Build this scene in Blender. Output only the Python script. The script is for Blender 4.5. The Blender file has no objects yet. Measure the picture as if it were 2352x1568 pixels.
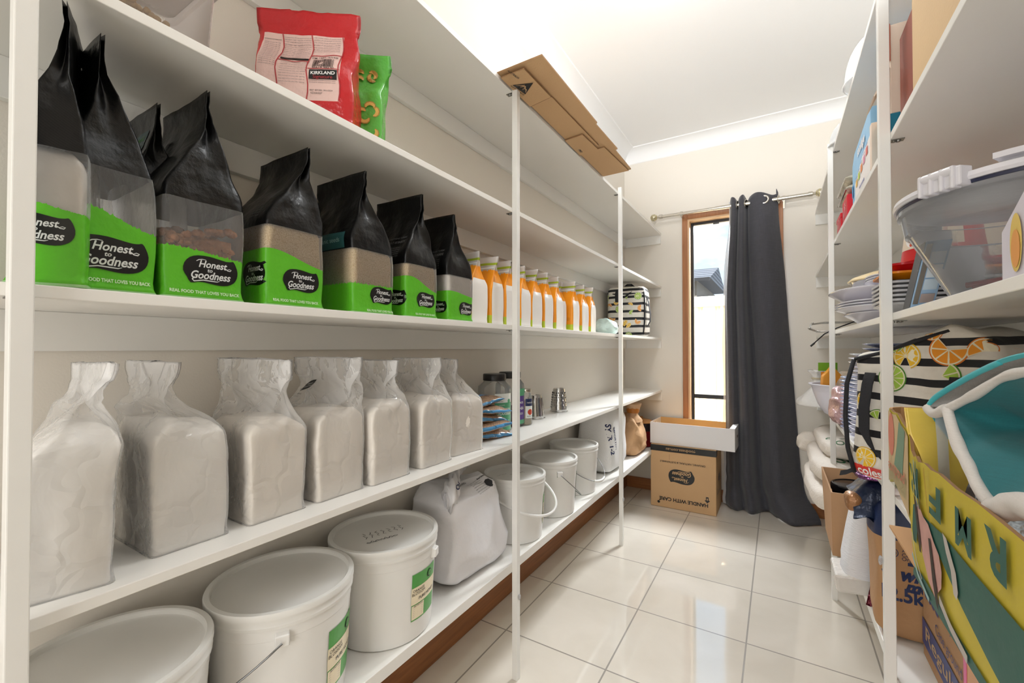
import bpy, bmesh, math, random
from mathutils import Vector, Matrix, noise
from mathutils.bvhtree import BVHTree
PI = math.pi
SC = bpy.context.scene
COL = SC.collection

# ---------------------------------------------------------------- camera, world, lights, exposure
cam_d = bpy.data.cameras.new('camera'); cam = bpy.data.objects.new('camera', cam_d); COL.objects.link(cam)
cam_d.sensor_width = 36.0; cam_d.lens = 998.0 / 2352.0 * 36.0
cam_d.clip_start = 0.02; cam_d.clip_end = 200
cam.location = (0, 0, 1.10)
cam.rotation_euler = (PI/2 + math.atan(14.0/998.0), 0, math.atan(610.0/998.0))
SC.camera = cam
SC.view_settings.view_transform = 'Standard'; SC.view_settings.look = 'None'
SC.view_settings.gamma = 1.0; SC.view_settings.exposure = 0.50
SC.view_settings.use_curve_mapping = False
SC.cycles.transparent_max_bounces = 24
SC.cycles.max_bounces = 9; SC.cycles.diffuse_bounces = 5
SC.cycles.glossy_bounces = 4; SC.cycles.transmission_bounces = 8
SC.cycles.sample_clamp_indirect = 6.0
SC.cycles.caustics_reflective = False; SC.cycles.caustics_refractive = False
SC.cycles.use_denoising = True; SC.cycles.use_adaptive_sampling = True; SC.cycles.adaptive_threshold = 0.025

def lin(c):
    if isinstance(c, str):
        c = tuple(int(c[i:i+2], 16) / 255 for i in (0, 2, 4))
    return tuple((x/12.92 if x <= .04045 else ((x+.055)/1.055)**2.4) for x in c[:3]) + (1.0,)

W = bpy.data.worlds.new('sky'); SC.world = W; W.use_nodes = True
nt = W.node_tree; nt.nodes.clear()
def N(t, typ, **k):
    n = t.nodes.new(typ)
    for a, b in k.items(): setattr(n, a, b)
    return n
wo = N(nt, 'ShaderNodeOutputWorld'); bg = N(nt, 'ShaderNodeBackground')
tc = N(nt, 'ShaderNodeTexCoord'); mp = N(nt, 'ShaderNodeMapping'); mp.inputs['Scale'].default_value = (3.0, 3.0, 7.0)
mp.inputs['Location'].default_value = (.35, .1, .62)
nz = N(nt, 'ShaderNodeTexNoise'); nz.inputs['Scale'].default_value = 1.6; nz.inputs['Detail'].default_value = 7; nz.inputs['Roughness'].default_value = .55
cr = N(nt, 'ShaderNodeValToRGB'); cr.color_ramp.elements[0].position = .47; cr.color_ramp.elements[1].position = .62
sep = N(nt, 'ShaderNodeSeparateXYZ')
gr = N(nt, 'ShaderNodeValToRGB')
gr.color_ramp.elements[0].position = 0.0; gr.color_ramp.elements[0].color = lin('DCEBF6')
gr.color_ramp.elements[1].position = 0.45; gr.color_ramp.elements[1].color = lin('8FC2EE')
mx = N(nt, 'ShaderNodeMix', data_type='RGBA')
mx.inputs[7].default_value = lin('F4F4F5')
L = nt.links.new
L(tc.outputs['Generated'], mp.inputs[0]); L(mp.outputs[0], nz.inputs['Vector']); L(nz.outputs['Fac'], cr.inputs[0])
L(tc.outputs['Generated'], sep.inputs[0]); L(sep.outputs['Z'], gr.inputs[0])
L(cr.outputs[0], mx.inputs[0]); L(gr.outputs[0], mx.inputs[6]); L(mx.outputs[2], bg.inputs[0])
bg.inputs[1].default_value = 1.15
L(bg.outputs[0], wo.inputs[0])

def lamp(name, typ, loc, rot, energy, color=(1, 1, 1), **k):
    d = bpy.data.lights.new(name, typ); d.energy = energy; d.color = color
    for a, b in k.items(): setattr(d, a, b)
    o = bpy.data.objects.new(name, d); o.location = loc; o.rotation_euler = rot; COL.objects.link(o); return o
# the sun stands behind the house and lights the fence and roofs seen through the window
lamp('sun', 'SUN', (0, -3, 8), (math.radians(50), 0, math.radians(-25)), 9, (1, .95, .86), angle=.02)
# area light added out of view outside, to boost daylight through the window
lamp('added_window_fill', 'AREA', (-.35, 4.35, 2.75), (math.radians(-52), 0, math.radians(4)), 800, (.93, .97, 1), shape='RECTANGLE', size=1.5, size_y=.9)
# fill light added in the unseen doorway behind the camera
lamp('doorway_fill_light', 'AREA', (-.30, -1.22, 1.25), (PI/2, 0, 0), 15, (1, .98, .95), shape='RECTANGLE', size=.8, size_y=1.9)

# assumed photographer's flash, unseen behind the camera, bounced off the ceiling above the aisle
fl_ = lamp('assumed_bounce_flash', 'SPOT', (-.12, -.45, 1.75), (0, 0, 0), 195, (.97, .985, 1), spot_size=math.radians(56), spot_blend=.6, shadow_soft_size=.05)
fl_.rotation_euler = (Vector((-.12, 1.30, 2.66))-Vector((-.12, -.45, 1.75))).to_track_quat('-Z', 'Y').to_euler()
# ---------------------------------------------------------------- materials
MATS = {}
def new_mat(name):
    m = bpy.data.materials.new(name); m.use_nodes = True
    t = m.node_tree; t.nodes.clear()
    out = N(t, 'ShaderNodeOutputMaterial'); b = N(t, 'ShaderNodeBsdfPrincipled')
    t.links.new(b.outputs[0], out.inputs[0])
    return m, t, b, out
def mat(name, col='FFFFFF', rough=.5, metal=0, spec=.5, bump=0, bscale=80, var=0, vscale=8, emit=0, trans=0, coat=0, sub=0, aniso=None):
    if name in MATS: return MATS[name]
    m, t, b, out = new_mat(name)
    c = lin(col)
    b.inputs['Base Color'].default_value = c
    b.inputs['Roughness'].default_value = rough; b.inputs['Metallic'].default_value = metal
    b.inputs['Specular IOR Level'].default_value = spec
    if trans: b.inputs['Transmission Weight'].default_value = trans
    if coat: b.inputs['Coat Weight'].default_value = coat; b.inputs['Coat Roughness'].default_value = .08
    if sub:
        b.inputs['Subsurface Weight'].default_value = sub; b.inputs['Subsurface Radius'].default_value = (.02, .018, .015)
        b.inputs['Subsurface Scale'].default_value = .6
    if emit:
        b.inputs['Emission Color'].default_value = c; b.inputs['Emission Strength'].default_value = emit
    if var or bump:
        co = N(t, 'ShaderNodeTexCoord')
    if var:
        n1 = N(t, 'ShaderNodeTexNoise'); n1.inputs['Scale'].default_value = vscale; n1.inputs['Detail'].default_value = 5
        t.links.new(co.outputs['Object'], n1.inputs['Vector'])
        x = N(t, 'ShaderNodeMix', data_type='RGBA')
        x.inputs[6].default_value = tuple(v*(1-var) for v in c[:3]) + (1,)
        x.inputs[7].default_value = tuple(min(1, v*(1+var)) for v in c[:3]) + (1,)
        t.links.new(n1.outputs['Fac'], x.inputs[0]); t.links.new(x.outputs[2], b.inputs['Base Color'])
    if bump:
        n2 = N(t, 'ShaderNodeTexNoise'); n2.inputs['Scale'].default_value = bscale; n2.inputs['Detail'].default_value = 3
        if aniso:
            mpp = N(t, 'ShaderNodeMapping'); mpp.inputs['Scale'].default_value = aniso
            t.links.new(co.outputs['Object'], mpp.inputs[0]); t.links.new(mpp.outputs[0], n2.inputs['Vector'])
        else: t.links.new(co.outputs['Object'], n2.inputs['Vector'])
        bp = N(t, 'ShaderNodeBump'); bp.inputs['Strength'].default_value = bump; bp.inputs['Distance'].default_value = .01
        t.links.new(n2.outputs['Fac'], bp.inputs['Height']); t.links.new(bp.outputs[0], b.inputs['Normal'])
    MATS[name] = m
    return m
def math_n(t, op, a, b=None, c=None, clamp=False):
    n = N(t, 'ShaderNodeMath', operation=op); n.use_clamp = clamp
    for i, v in enumerate((a, b, c)):
        if v is None: continue
        if isinstance(v, (int, float)): n.inputs[i].default_value = v
        else: t.links.new(v, n.inputs[i])
    return n.outputs[0]
def mixc(t, f, a, b):
    n = N(t, 'ShaderNodeMix', data_type='RGBA')
    for i, v in ((0, f), (6, a), (7, b)):
        if isinstance(v, tuple): n.inputs[i].default_value = v
        elif isinstance(v, (int, float)): n.inputs[i].default_value = v
        else: t.links.new(v, n.inputs[i])
    return n.outputs[2]
def film(name, col='FFFFFF', op=.2, rough=.15, bump=.35, bscale=30):
    """thin clear or milky plastic: part see-through, part glossy"""
    if name in MATS: return MATS[name]
    m, t, b, out = new_mat(name)
    b.inputs['Base Color'].default_value = lin(col); b.inputs['Roughness'].default_value = rough
    tr = N(t, 'ShaderNodeBsdfTransparent'); tr.inputs[0].default_value = (.97, .97, .97, 1)
    ms = N(t, 'ShaderNodeMixShader'); fr = N(t, 'ShaderNodeFresnel'); fr.inputs[0].default_value = 1.5
    co = N(t, 'ShaderNodeTexCoord'); n2 = N(t, 'ShaderNodeTexNoise'); n2.inputs['Scale'].default_value = bscale; n2.inputs['Detail'].default_value = 4
    t.links.new(co.outputs['Object'], n2.inputs['Vector'])
    bp = N(t, 'ShaderNodeBump'); bp.inputs['Strength'].default_value = bump; bp.inputs['Distance'].default_value = .01
    t.links.new(n2.outputs['Fac'], bp.inputs['Height']); t.links.new(bp.outputs[0], b.inputs['Normal']); t.links.new(bp.outputs[0], fr.inputs['Normal'])
    f = math_n(t, 'ADD', fr.outputs[0], op, clamp=True)
    t.links.new(f, ms.inputs[0]); t.links.new(tr.outputs[0], ms.inputs[1]); t.links.new(b.outputs[0], ms.inputs[2])
    t.links.new(ms.outputs[0], out.inputs[0])
    MATS[name] = m; return m

# ---------------------------------------------------------------- mesh builder
class MB:
    def __init__(s): s.v = []; s.f = []; s.m = []; s.uv = None
    def add(s, vs, fs, mi=0):
        n = len(s.v); s.v += [tuple(v) for v in vs]; s.f += [tuple(i+n for i in f) for f in fs]
        s.m += [mi]*len(fs) if isinstance(mi, int) else list(mi); return s
    def box(s, x0, x1, y0, y1, z0, z1, mi=0):
        return s.add([(x0,y0,z0),(x1,y0,z0),(x1,y1,z0),(x0,y1,z0),(x0,y0,z1),(x1,y0,z1),(x1,y1,z1),(x0,y1,z1)],
                     [(0,3,2,1),(4,5,6,7),(0,1,5,4),(1,2,6,5),(2,3,7,6),(3,0,4,7)], mi)
    def loft(s, rings, cap0=True, cap1=True, mi=0, closed=True):
        n = len(rings[0]); vs = [p for r in rings for p in r]; fs = []
        for k in range(len(rings)-1):
            for i in range(n if closed else n-1):
                j = (i+1) % n; fs.append((k*n+i, k*n+j, (k+1)*n+j, (k+1)*n+i))
        if cap0: fs.append(tuple(range(n-1, -1, -1)))
        if cap1: fs.append(tuple((len(rings)-1)*n+i for i in range(n)))
        return s.add(vs, fs, mi)
    def lathe(s, prof, c=(0,0,0), seg=40, mi=0, caps=True, sx=1, sy=1):
        rings = [[(c[0]+r*sx*math.cos(2*PI*i/seg), c[1]+r*sy*math.sin(2*PI*i/seg), c[2]+z) for i in range(seg)] for r, z in prof]
        return s.loft(rings, caps, caps, mi)
    def tube(s, pts, r, seg=8, mi=0, caps=True):
        P = [Vector(p) for p in pts]; rings = []; up = None
        for i, p in enumerate(P):
            t = (P[min(i+1, len(P)-1)] - P[max(i-1, 0)]).normalized()
            if up is None:
                up = Vector((0,0,1)) if abs(t.z) < .9 else Vector((1,0,0))
            a = t.cross(up); 
            if a.length < 1e-6: a = t.cross(Vector((0,1,0)))
            a.normalize(); b = a.cross(t).normalized(); up = b
            rr = r[i] if isinstance(r, (list, tuple)) else r
            rings.append([tuple(p + a*rr*math.cos(2*PI*k/seg) + b*rr*math.sin(2*PI*k/seg)) for k in range(seg)])
        return s.loft(rings, caps, caps, mi)
    def strip(s, pts, width_vecs, th, mi=0):
        """flat band through pts, half-width vector and thickness vector per point"""
        rings = []
        for p, w in zip(pts, width_vecs):
            p = Vector(p); w = Vector(w)
            i = len(rings); q = Vector(pts[min(i+1, len(pts)-1)]) - Vector(pts[max(i-1, 0)])
            n = w.cross(q).normalized() * th
            rings.append([tuple(p-w-n), tuple(p+w-n), tuple(p+w+n), tuple(p-w+n)])
        return s.loft(rings, True, True, mi)
    def ball(s, c, r, seg=10, rings=6, mi=0, jit=0, sc=(1,1,1)):
        rr = [[(c[0], c[1], c[2]-r*sc[2])]*1]
        R = []
        for k in range(1, rings):
            a = -PI/2 + PI*k/rings
            R.append([(c[0]+r*sc[0]*math.cos(a)*math.cos(2*PI*i/seg)*(1+jit*(random.random()-.5)), c[1]+r*sc[1]*math.cos(a)*math.sin(2*PI*i/seg)*(1+jit*(random.random()-.5)), c[2]+r*sc[2]*math.sin(a)*(1+jit*(random.random()-.5))) for i in range(seg)])
        return s.loft(R, True, True, mi)
    def build(s, name, mats, parent=None, smooth=False, angle=35, bevel=0, bseg=2, loc=None, rz=0):
        me = bpy.data.meshes.new(name); me.from_pydata(s.v, [], s.f)
        if not isinstance(mats, (list, tuple)): mats = [mats]
        for m in mats: me.materials.append(m)
        me.polygons.foreach_set('material_index', s.m)
        if s.uv:
            ul = me.uv_layers.new(name='UVMap')
            for lp in me.loops: ul.data[lp.index].uv = s.uv[lp.vertex_index]
        if bevel:
            bm = bmesh.new(); bm.from_mesh(me)
            bmesh.ops.recalc_face_normals(bm, faces=bm.faces)
            bmesh.ops.bevel(bm, geom=[e for e in bm.edges if len(e.link_faces) == 2 and e.calc_face_angle(0) > .5], offset=bevel, segments=bseg, affect='EDGES', profile=.5)
            bm.to_mesh(me); bm.free()
        me.update()
        if smooth:
            for p in me.polygons: p.use_smooth = True
            if angle < 180: me.set_sharp_from_angle(angle=math.radians(angle))
        o = bpy.data.objects.new(name, me); COL.objects.link(o)
        if parent is not None: o.parent = parent
        if loc is not None: o.location = loc
        if rz: o.rotation_euler = (0, 0, rz)
        return o

def thing(name, label, cat, loc=(0,0,0), rz=0, group=None):
    o = bpy.data.objects.new(name, None); COL.objects.link(o); o.empty_display_size = .05
    o.location = loc; o.rotation_euler = (0, 0, rz); o['label'] = label; o['category'] = cat
    if group: o['group'] = group
    return o
def tag(o, label, cat, group=None):
    o['label'] = label; o['category'] = cat
    if group: o['group'] = group
    return o
def struct(o): o['kind'] = 'structure'; return o
def stuff(o): o['kind'] = 'stuff'; return o
def sm(a, b, x):
    x = max(0, min(1, (x-a)/(b-a))); return x*x*(3-2*x)
def lerp(a, b, t): return a + (b-a)*t

# ---------------------------------------------------------------- flat shapes wrapped onto surfaces
_TX = {}
def text2d(txt, shear=0, bold=0, res=3, space=1.0):
    k = (txt, shear, bold, res, space)
    if k not in _TX:
        cu = bpy.data.curves.new('t', 'FONT'); cu.body = txt; cu.size = 1; cu.shear = shear; cu.offset = bold
        cu.resolution_u = res; cu.fill_mode = 'BOTH'; cu.space_character = space; cu.space_line = .85
        cu.align_x = 'CENTER'
        o = bpy.data.objects.new('t', cu); COL.objects.link(o)
        dg = bpy.context.evaluated_depsgraph_get(); dg.update()
        me = o.evaluated_get(dg).to_mesh()
        vs = [(v.co.x, v.co.y) for v in me.vertices]; fs = [tuple(p.vertices) for p in me.polygons]
        o.evaluated_get(dg).to_mesh_clear()
        bpy.data.objects.remove(o); bpy.data.curves.remove(cu)
        if vs:
            x0 = min(v[0] for v in vs); x1 = max(v[0] for v in vs); y0 = min(v[1] for v in vs); y1 = max(v[1] for v in vs)
            vs = [((x-(x0+x1)/2)/(x1-x0), (y-(y0+y1)/2)/(x1-x0)) for x, y in vs]
        _TX[k] = (vs, fs)
    return _TX[k]
class Flat:
    """2-D drawing: lists of points with faces, material index and layer"""
    def __init__(s): s.items = []
    def text(s, txt, cx, cy, w, mi=0, layer=1, shear=0, bold=0, rot=0, hs=1.0, space=1.0, h=None):
        vs, fs = text2d(txt, shear, bold, 3, space)
        if h is not None and vs:
            hh = max(v[1] for v in vs)-min(v[1] for v in vs); hs = h/(hh*w)
        c, q = math.cos(rot), math.sin(rot)
        s.items.append(([(cx+w*(x*c-y*hs*q), cy+w*(x*q+y*hs*c)) for x, y in vs], fs, mi, layer)); return s
    def rect(s, x0, x1, y0, y1, mi=0, layer=0, n=None):
        nx = n or max(1, int((x1-x0)/.006)); ny = n or max(1, int((y1-y0)/.006))
        vs = [(lerp(x0, x1, i/nx), lerp(y0, y1, j/ny)) for j in range(ny+1) for i in range(nx+1)]
        fs = [(j*(nx+1)+i, j*(nx+1)+i+1, (j+1)*(nx+1)+i+1, (j+1)*(nx+1)+i) for j in range(ny) for i in range(nx)]
        s.items.append((vs, fs, mi, layer)); return s
    def star(s, pts, mi=0, layer=0, c=None, rings=3):
        c = c or (sum(p[0] for p in pts)/len(pts), sum(p[1] for p in pts)/len(pts)); n = len(pts)
        vs = [c]; fs = []
        for k in range(1, rings+1):
            vs += [(lerp(c[0], p[0], k/rings), lerp(c[1], p[1], k/rings)) for p in pts]
        for i in range(n): fs.append((0, 1+i, 1+(i+1) % n))
        for k in range(rings-1):
            a = 1+k*n
            for i in range(n): j = (i+1) % n; fs.append((a+i, a+n+i, a+n+j, a+j))
        s.items.append((vs, fs, mi, layer)); return s
    def line(s, pts, w, mi=0, layer=1):
        vs = []; n = len(pts)
        for i, p in enumerate(pts):
            a = pts[max(0, i-1)]; b = pts[min(n-1, i+1)]; dx, dy = b[0]-a[0], b[1]-a[1]; l = math.hypot(dx, dy) or 1
            ww = w[i] if isinstance(w, (list, tuple)) else w
            vs += [(p[0]-dy/l*ww/2, p[1]+dx/l*ww/2), (p[0]+dy/l*ww/2, p[1]-dx/l*ww/2)]
        s.items.append((vs, [(2*i, 2*i+1, 2*i+3, 2*i+2) for i in range(n-1)], mi, layer)); return s
    def disc(s, cx, cy, r, mi=0, layer=0, seg=28, a0=0, a1=2*PI, ry=None):
        ry = ry or r; full = abs(a1-a0) > 6.2
        pts = [(cx+r*math.cos(lerp(a0, a1, i/seg)), cy+ry*math.sin(lerp(a0, a1, i/seg))) for i in range(seg if full else seg+1)]
        
        if full: return s.star(pts, mi, layer, c=(cx, cy), rings=2)
        n = seg+1; vs = [(cx, cy)]; R = max(2, int(r/.008))
        for k in range(1, R+1): vs += [(lerp(cx, p[0], k/R), lerp(cy, p[1], k/R)) for p in pts[:n]]
        fs = [(0, 1+i, 2+i) for i in range(n-1)]
        for k in range(R-1):
            a = 1+k*n; fs += [(a+i, a+n+i, a+n+i+1, a+i+1) for i in range(n-1)]
        s.items.append((vs, fs, mi, layer)); return s
    def xf(s, f):
        s.items = [([f(x, y) for x, y in vs], fs, mi, ly) for vs, fs, mi, ly in s.items]; return s
    def join(s, o): s.items += o.items; return s
def bvh_of(o): 
    me = o.data; return BVHTree.FromPolygons([v.co for v in me.vertices], [tuple(p.vertices) for p in me.polygons])
def wrap(name, flat, mats, parent, O, U, V, target=None, off=.0009, step=.0005, reach=.12, maxd=None):
    """lay a Flat drawing on the surface of target (same local space), U to the right, V up"""
    U = Vector(U).normalized(); V = Vector(V).normalized(); Nn = U.cross(V).normalized(); O = Vector(O)
    m = MB(); bv = bvh_of(target) if target is not None else None
    for vs, fs, mi, ly in flat.items:
        P = []; ok = []
        for x, y in vs:
            p = O + U*x + V*y; good = True
            if bv:
                h = bv.ray_cast(p + Nn*reach, -Nn, reach*2)
                if h[0] is not None: p = h[0]
                else: good = False
            P.append(p + Nn*(off + step*ly)); ok.append(good)
        m.add(P, [f for f in fs if all(ok[i] for i in f)], mi)
    if not m.f: return None
    return m.build(name, mats, parent)

BLOB = [(-.473,-.11),(-.38,-.23),(-.24,-.285),(-.04,-.29),(.11,-.265),(.27,-.237),(.365,-.245),(.412,-.255),(.46,-.176),(.5,-.04),(.486,.095),(.42,.2),(.3,.264),(.16,.28),(0,.264),(-.135,.243),(-.243,.243),(-.365,.27),(-.43,.16),(-.493,.04)]
def logo(cx, cy, w, flip=False):
    """black blob with the brand lettering, mats 0 = blob, 1 = letters"""
    f = Flat()
    pts = []
    n = len(BLOB)
    for i in range(n):   # smooth the outline
        a, b, c, d = BLOB[i-1], BLOB[i], BLOB[(i+1) % n], BLOB[(i+2) % n]
        for t in (0, .5):
            q = lambda k: .5*((2*b[k]) + (-a[k]+c[k])*t + (2*a[k]-5*b[k]+4*c[k]-d[k])*t*t + (-a[k]+3*b[k]-3*c[k]+d[k])*t**3)
            pts.append((q(0), -q(1)))
    f.star(pts, 0, 0, rings=5)
    f.text('Honest', .03, .125, .52, 1, 1, shear=.28, bold=.02, hs=1.15)
    f.text('to', -.03, .0, .09, 1, 1, shear=.2, bold=.02)
    f.text('Goodness', 0, -.10, .72, 1, 1, shear=.28, bold=.022, hs=1.2)
    sw = [(-.38+.05*i, -.215+.018*math.sin(i*1.1)) for i in range(10)]
    f.line([(-.30, -.15), (-.34, -.20), (-.31, -.235), (-.24, -.22), (-.15, -.2), (-.02, -.205), (.1, -.21), (.15, -.19)], [.02, .024, .02, .018, .018, .02, .016, .008], 1, 1)
    f.line([(.25, .09), (.30, .05), (.35, .045), (.37, .07), (.33, .085), (.28, .06)], [.015, .018, .018, .015, .012, .008], 1, 1)
    f.line([(-.27, .17), (-.23, .2), (-.17, .215), (-.1, .21)], [.012, .016, .014, .008], 1, 1)
    s = -1 if flip else 1
    return f.xf(lambda x, y: (cx+s*w*x, cy+s*w*y))
INK = mat('black_ink', '0B0B0C', .35); SILV = mat('silver_print', 'D9DBDA', .4); WINK = mat('white_print', 'EDEDEB', .5)
# ================================================================ the room
XL, XR, YB, YN, ZC = -1.045, .505, 3.45, -1.10, 2.66
wallm = mat('wall_paint', 'E9E3D9', .75, bump=.05, bscale=250)
ceilm = mat('ceiling_paint', 'F4F5F6', .8)
white = mat('white_laminate', 'EDEBE6', .38, bump=.02, bscale=60, aniso=(30, 1, 30), var=.02, vscale=4)
whiteb = mat('white_gloss_batten', 'EFEEEA', .4)
steel_w = mat('white_powder_coat', 'E9E8E4', .32, var=.03, vscale=20)
screw = mat('zinc_screw', '8C8C88', .35, 1)
def tile_mat():
    m, t, b, out = new_mat('floor_tiles')
    g = N(t, 'ShaderNodeNewGeometry'); s = N(t, 'ShaderNodeSeparateXYZ'); t.links.new(g.outputs['Position'], s.inputs[0])
    T = .4015; gw = .0028
    ms = []; ids = []
    for ax, off in (('X', .9108), ('Y', -1.848)):
        a = math_n(t, 'ADD', s.outputs[ax], off + 20*T); q = math_n(t, 'DIVIDE', a, T)
        ids.append(math_n(t, 'FLOOR', q))
        f = math_n(t, 'FRACT', q); e = math_n(t, 'ABSOLUTE', math_n(t, 'SUBTRACT', f, .5))
        ms.append(math_n(t, 'GREATER_THAN', e, .5 - gw/T))
    grout = math_n(t, 'MAXIMUM', ms[0], ms[1])
    cb = N(t, 'ShaderNodeCombineXYZ'); t.links.new(ids[0], cb.inputs[0]); t.links.new(ids[1], cb.inputs[1])
    wn = N(t, 'ShaderNodeTexWhiteNoise'); t.links.new(cb.outputs[0], wn.inputs['Vector'])
    nz = N(t, 'ShaderNodeTexNoise'); nz.inputs['Scale'].default_value = 5; nz.inputs['Detail'].default_value = 8; nz.inputs['Distortion'].default_value = .6
    ad = N(t, 'ShaderNodeVectorMath', operation='ADD'); mm = N(t, 'ShaderNodeVectorMath', operation='SCALE'); mm.inputs['Scale'].default_value = 7
    t.links.new(wn.outputs['Color'], mm.inputs[0]); t.links.new(g.outputs['Position'], ad.inputs[0]); t.links.new(mm.outputs[0], ad.inputs[1]); t.links.new(ad.outputs[0], nz.inputs['Vector'])
    base = mixc(t, nz.outputs['Fac'], lin('D6CEC0'), lin('EAE3D8'))
    c = mixc(t, grout, base, lin('8E867C'))
    t.links.new(c, b.inputs['Base Color'])
    r = math_n(t, 'MULTIPLY_ADD', grout, .5, .055); t.links.new(r, b.inputs['Roughness'])
    b.inputs['Specular IOR Level'].default_value = .75; b.inputs['Coat Weight'].default_value = .8; b.inputs['Coat Roughness'].default_value = .03
    bp = N(t, 'ShaderNodeBump'); bp.inputs['Strength'].default_value = .6; bp.inputs['Distance'].default_value = .002; bp.invert = True
    t.links.new(grout, bp.inputs['Height']); t.links.new(bp.outputs[0], b.inputs['Normal'])
    return m
def wood_mat(name, a, b_, rough=.35, sc=(40, 2.5, 40)):
    m, t, b, out = new_mat(name)
    co = N(t, 'ShaderNodeTexCoord'); mp = N(t, 'ShaderNodeMapping'); mp.inputs['Scale'].default_value = sc
    nz = N(t, 'ShaderNodeTexNoise'); nz.inputs['Scale'].default_value = 2.2; nz.inputs['Detail'].default_value = 6; nz.inputs['Distortion'].default_value = .4
    t.links.new(co.outputs['Object'], mp.inputs[0]); t.links.new(mp.outputs[0], nz.inputs['Vector'])
    t.links.new(mixc(t, nz.outputs['Fac'], lin(a), lin(b_)), b.inputs['Base Color']); b.inputs['Roughness'].default_value = rough
    return m
woodY = wood_mat('skirting_timber', '6A3D1E', 'B0713F'); woodX = wood_mat('skirting_timber_back', '7A4824', 'B97A48', sc=(2.5, 40, 40))
woodZ = wood_mat('window_timber', '8A5430', 'BE8152', sc=(40, 40, 2.5))
struct(MB().box(XL-.1, XR+.1, YN-.2, YB+.1, -.1, 0).build('floor', tile_mat()))
struct(MB().box(XL-.1, XR+.1, YN-.2, YB+.1, ZC, ZC+.1).build('ceiling', ceilm))
struct(MB().box(XL-.1, XL, YN-.2, YB+.2, 0, ZC).build('wall_left', wallm))
struct(MB().box(XR, XR+.1, YN-.2, YB+.2, 0, ZC).build('wall_right', wallm))
WX0, WX1, WZ0, WZ1 = -.567, .0, .42, 2.055
m = MB().box(XL, WX0, YB, YB+.13, 0, ZC).box(WX1, XR, YB, YB+.13, 0, ZC).box(WX0, WX1, YB, YB+.13, 0, WZ0).box(WX0, WX1, YB, YB+.13, WZ1, ZC)
struct(m.build('wall_back', wallm))
m = MB().box(XL, -.72, YN-.1, YN, 0, ZC).box(.12, XR, YN-.1, YN, 0, ZC).box(-.72, .12, YN-.1, YN, 2.1, ZC)
struct(m.build('wall_front', wallm))
# unseen passage added beyond the doorway to keep the sun out
struct(MB().box(-1.6, 1.2, -3.0, YN-.2, -.1, 0).build('floor_added_hall', tile_mat()))
struct(MB().box(-1.6, 1.2, -3.0, YN-.1, ZC, ZC+.1).build('ceiling_added_hall', ceilm))
struct(MB().box(-1.7, 1.3, -3.1, -3.0, 0, ZC).box(-1.7, -1.6, -3.0, YN-.1, 0, ZC).box(1.2, 1.3, -3.0, YN-.1, 0, ZC).build('wall_added_hall', wallm))
# door frame round the unseen open doorway added for light behind the viewer
m = MB().box(-.76, -.72, YN-.1, YN+.015, 0, 2.14).box(.12, .16, YN-.1, YN+.015, 0, 2.14).box(-.72, .12, YN-.1, YN+.015, 2.1, 2.14)
struct(m.build('door_1', woodZ))
struct(MB().box(XL, XL+.016, YN, YB, 0, .085).build('baseboard_left', woodY, bevel=.003))
struct(MB().box(XR-.016, XR, YN, YB, 0, .085).build('baseboard_right', woodY, bevel=.003))
struct(MB().box(XL+.016, XR-.016, YB-.016, YB, 0, .085).build('baseboard_back', woodX, bevel=.003))
# coved cornice
def cove(name, a, b_, nrm):
    a = Vector(a); b_ = Vector(b_); nrm = Vector(nrm); R = .095; rings = []
    prof = [(0, -R-.004), (.006, -R)] + [(R-(R-.006)*math.cos(t*PI/2/10), -R+(R-.006)*math.sin(t*PI/2/10)) for t in range(11)] + [(R, -.004), (R+.004, 0), (0, 0)]
    for p in (a, b_): rings.append([tuple(p + nrm*x + Vector((0, 0, ZC+z))) for x, z in prof])
    return struct(MB().loft(rings).build(name, ceilm, smooth=True, angle=30))
cove('trim_1', (XL, YN, 0), (XL, YB, 0), (1, 0, 0)); cove('trim_2', (XR, YN, 0), (XR, YB, 0), (-1, 0, 0))
cove('trim_3', (XL, YB, 0), (XR, YB, 0), (0, -1, 0)); cove('trim_4', (XL, YN, 0), (XR, YN, 0), (0, 1, 0))

# window: timber architrave and jamb, dark metal sash, glass
m = MB(); o, t_ = .038, .016
m.box(WX0-o, WX0, YB-t_, YB, WZ0-o, WZ1+o).box(WX1, WX1+o, YB-t_, YB, WZ0-o, WZ1+o).box(WX0, WX1, YB-t_, YB, WZ1, WZ1+o).box(WX0, WX1, YB-t_, YB, WZ0-o, WZ0)
win = struct(m.build('window_1', woodZ, bevel=.003))
win['label'] = 'tall narrow window with brown timber architrave on the end wall'
jm = mat('window_jamb', 'D9B48C', .4)
m = MB().box(WX0, WX0+.012, YB-.012, YB+.10, WZ0, WZ1).box(WX1-.012, WX1, YB-.012, YB+.10, WZ0, WZ1).box(WX0+.012, WX1-.012, YB-.012, YB+.10, WZ1-.012, WZ1).box(WX0+.012, WX1-.012, YB-.012, YB+.10, WZ0, WZ0+.012)
m.build('window_jamb', jm, win)
dk = mat('dark_window_metal', '17181C', .35)
y0, y1 = YB+.06, YB+.085
m = MB().box(WX0+.012, WX0+.03, y0, y1, WZ0+.012, WZ1-.012).box(WX1-.03, WX1-.012, y0, y1, WZ0+.012, WZ1-.012)
m.box(WX0+.03, WX1-.03, y0, y1, WZ1-.032, WZ1-.012).box(WX0+.03, WX1-.03, y0, y1, WZ0+.012, WZ0+.03).box(WX0+.03, WX1-.03, y0-.004, y1, .722, .752)
m.box(-.40, -.36, y0-.012, y0, WZ1-.045, WZ1-.030)
m.build('window_sash', dk, win, bevel=.002)
gl, t, b, out = new_mat('window_glass')
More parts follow.
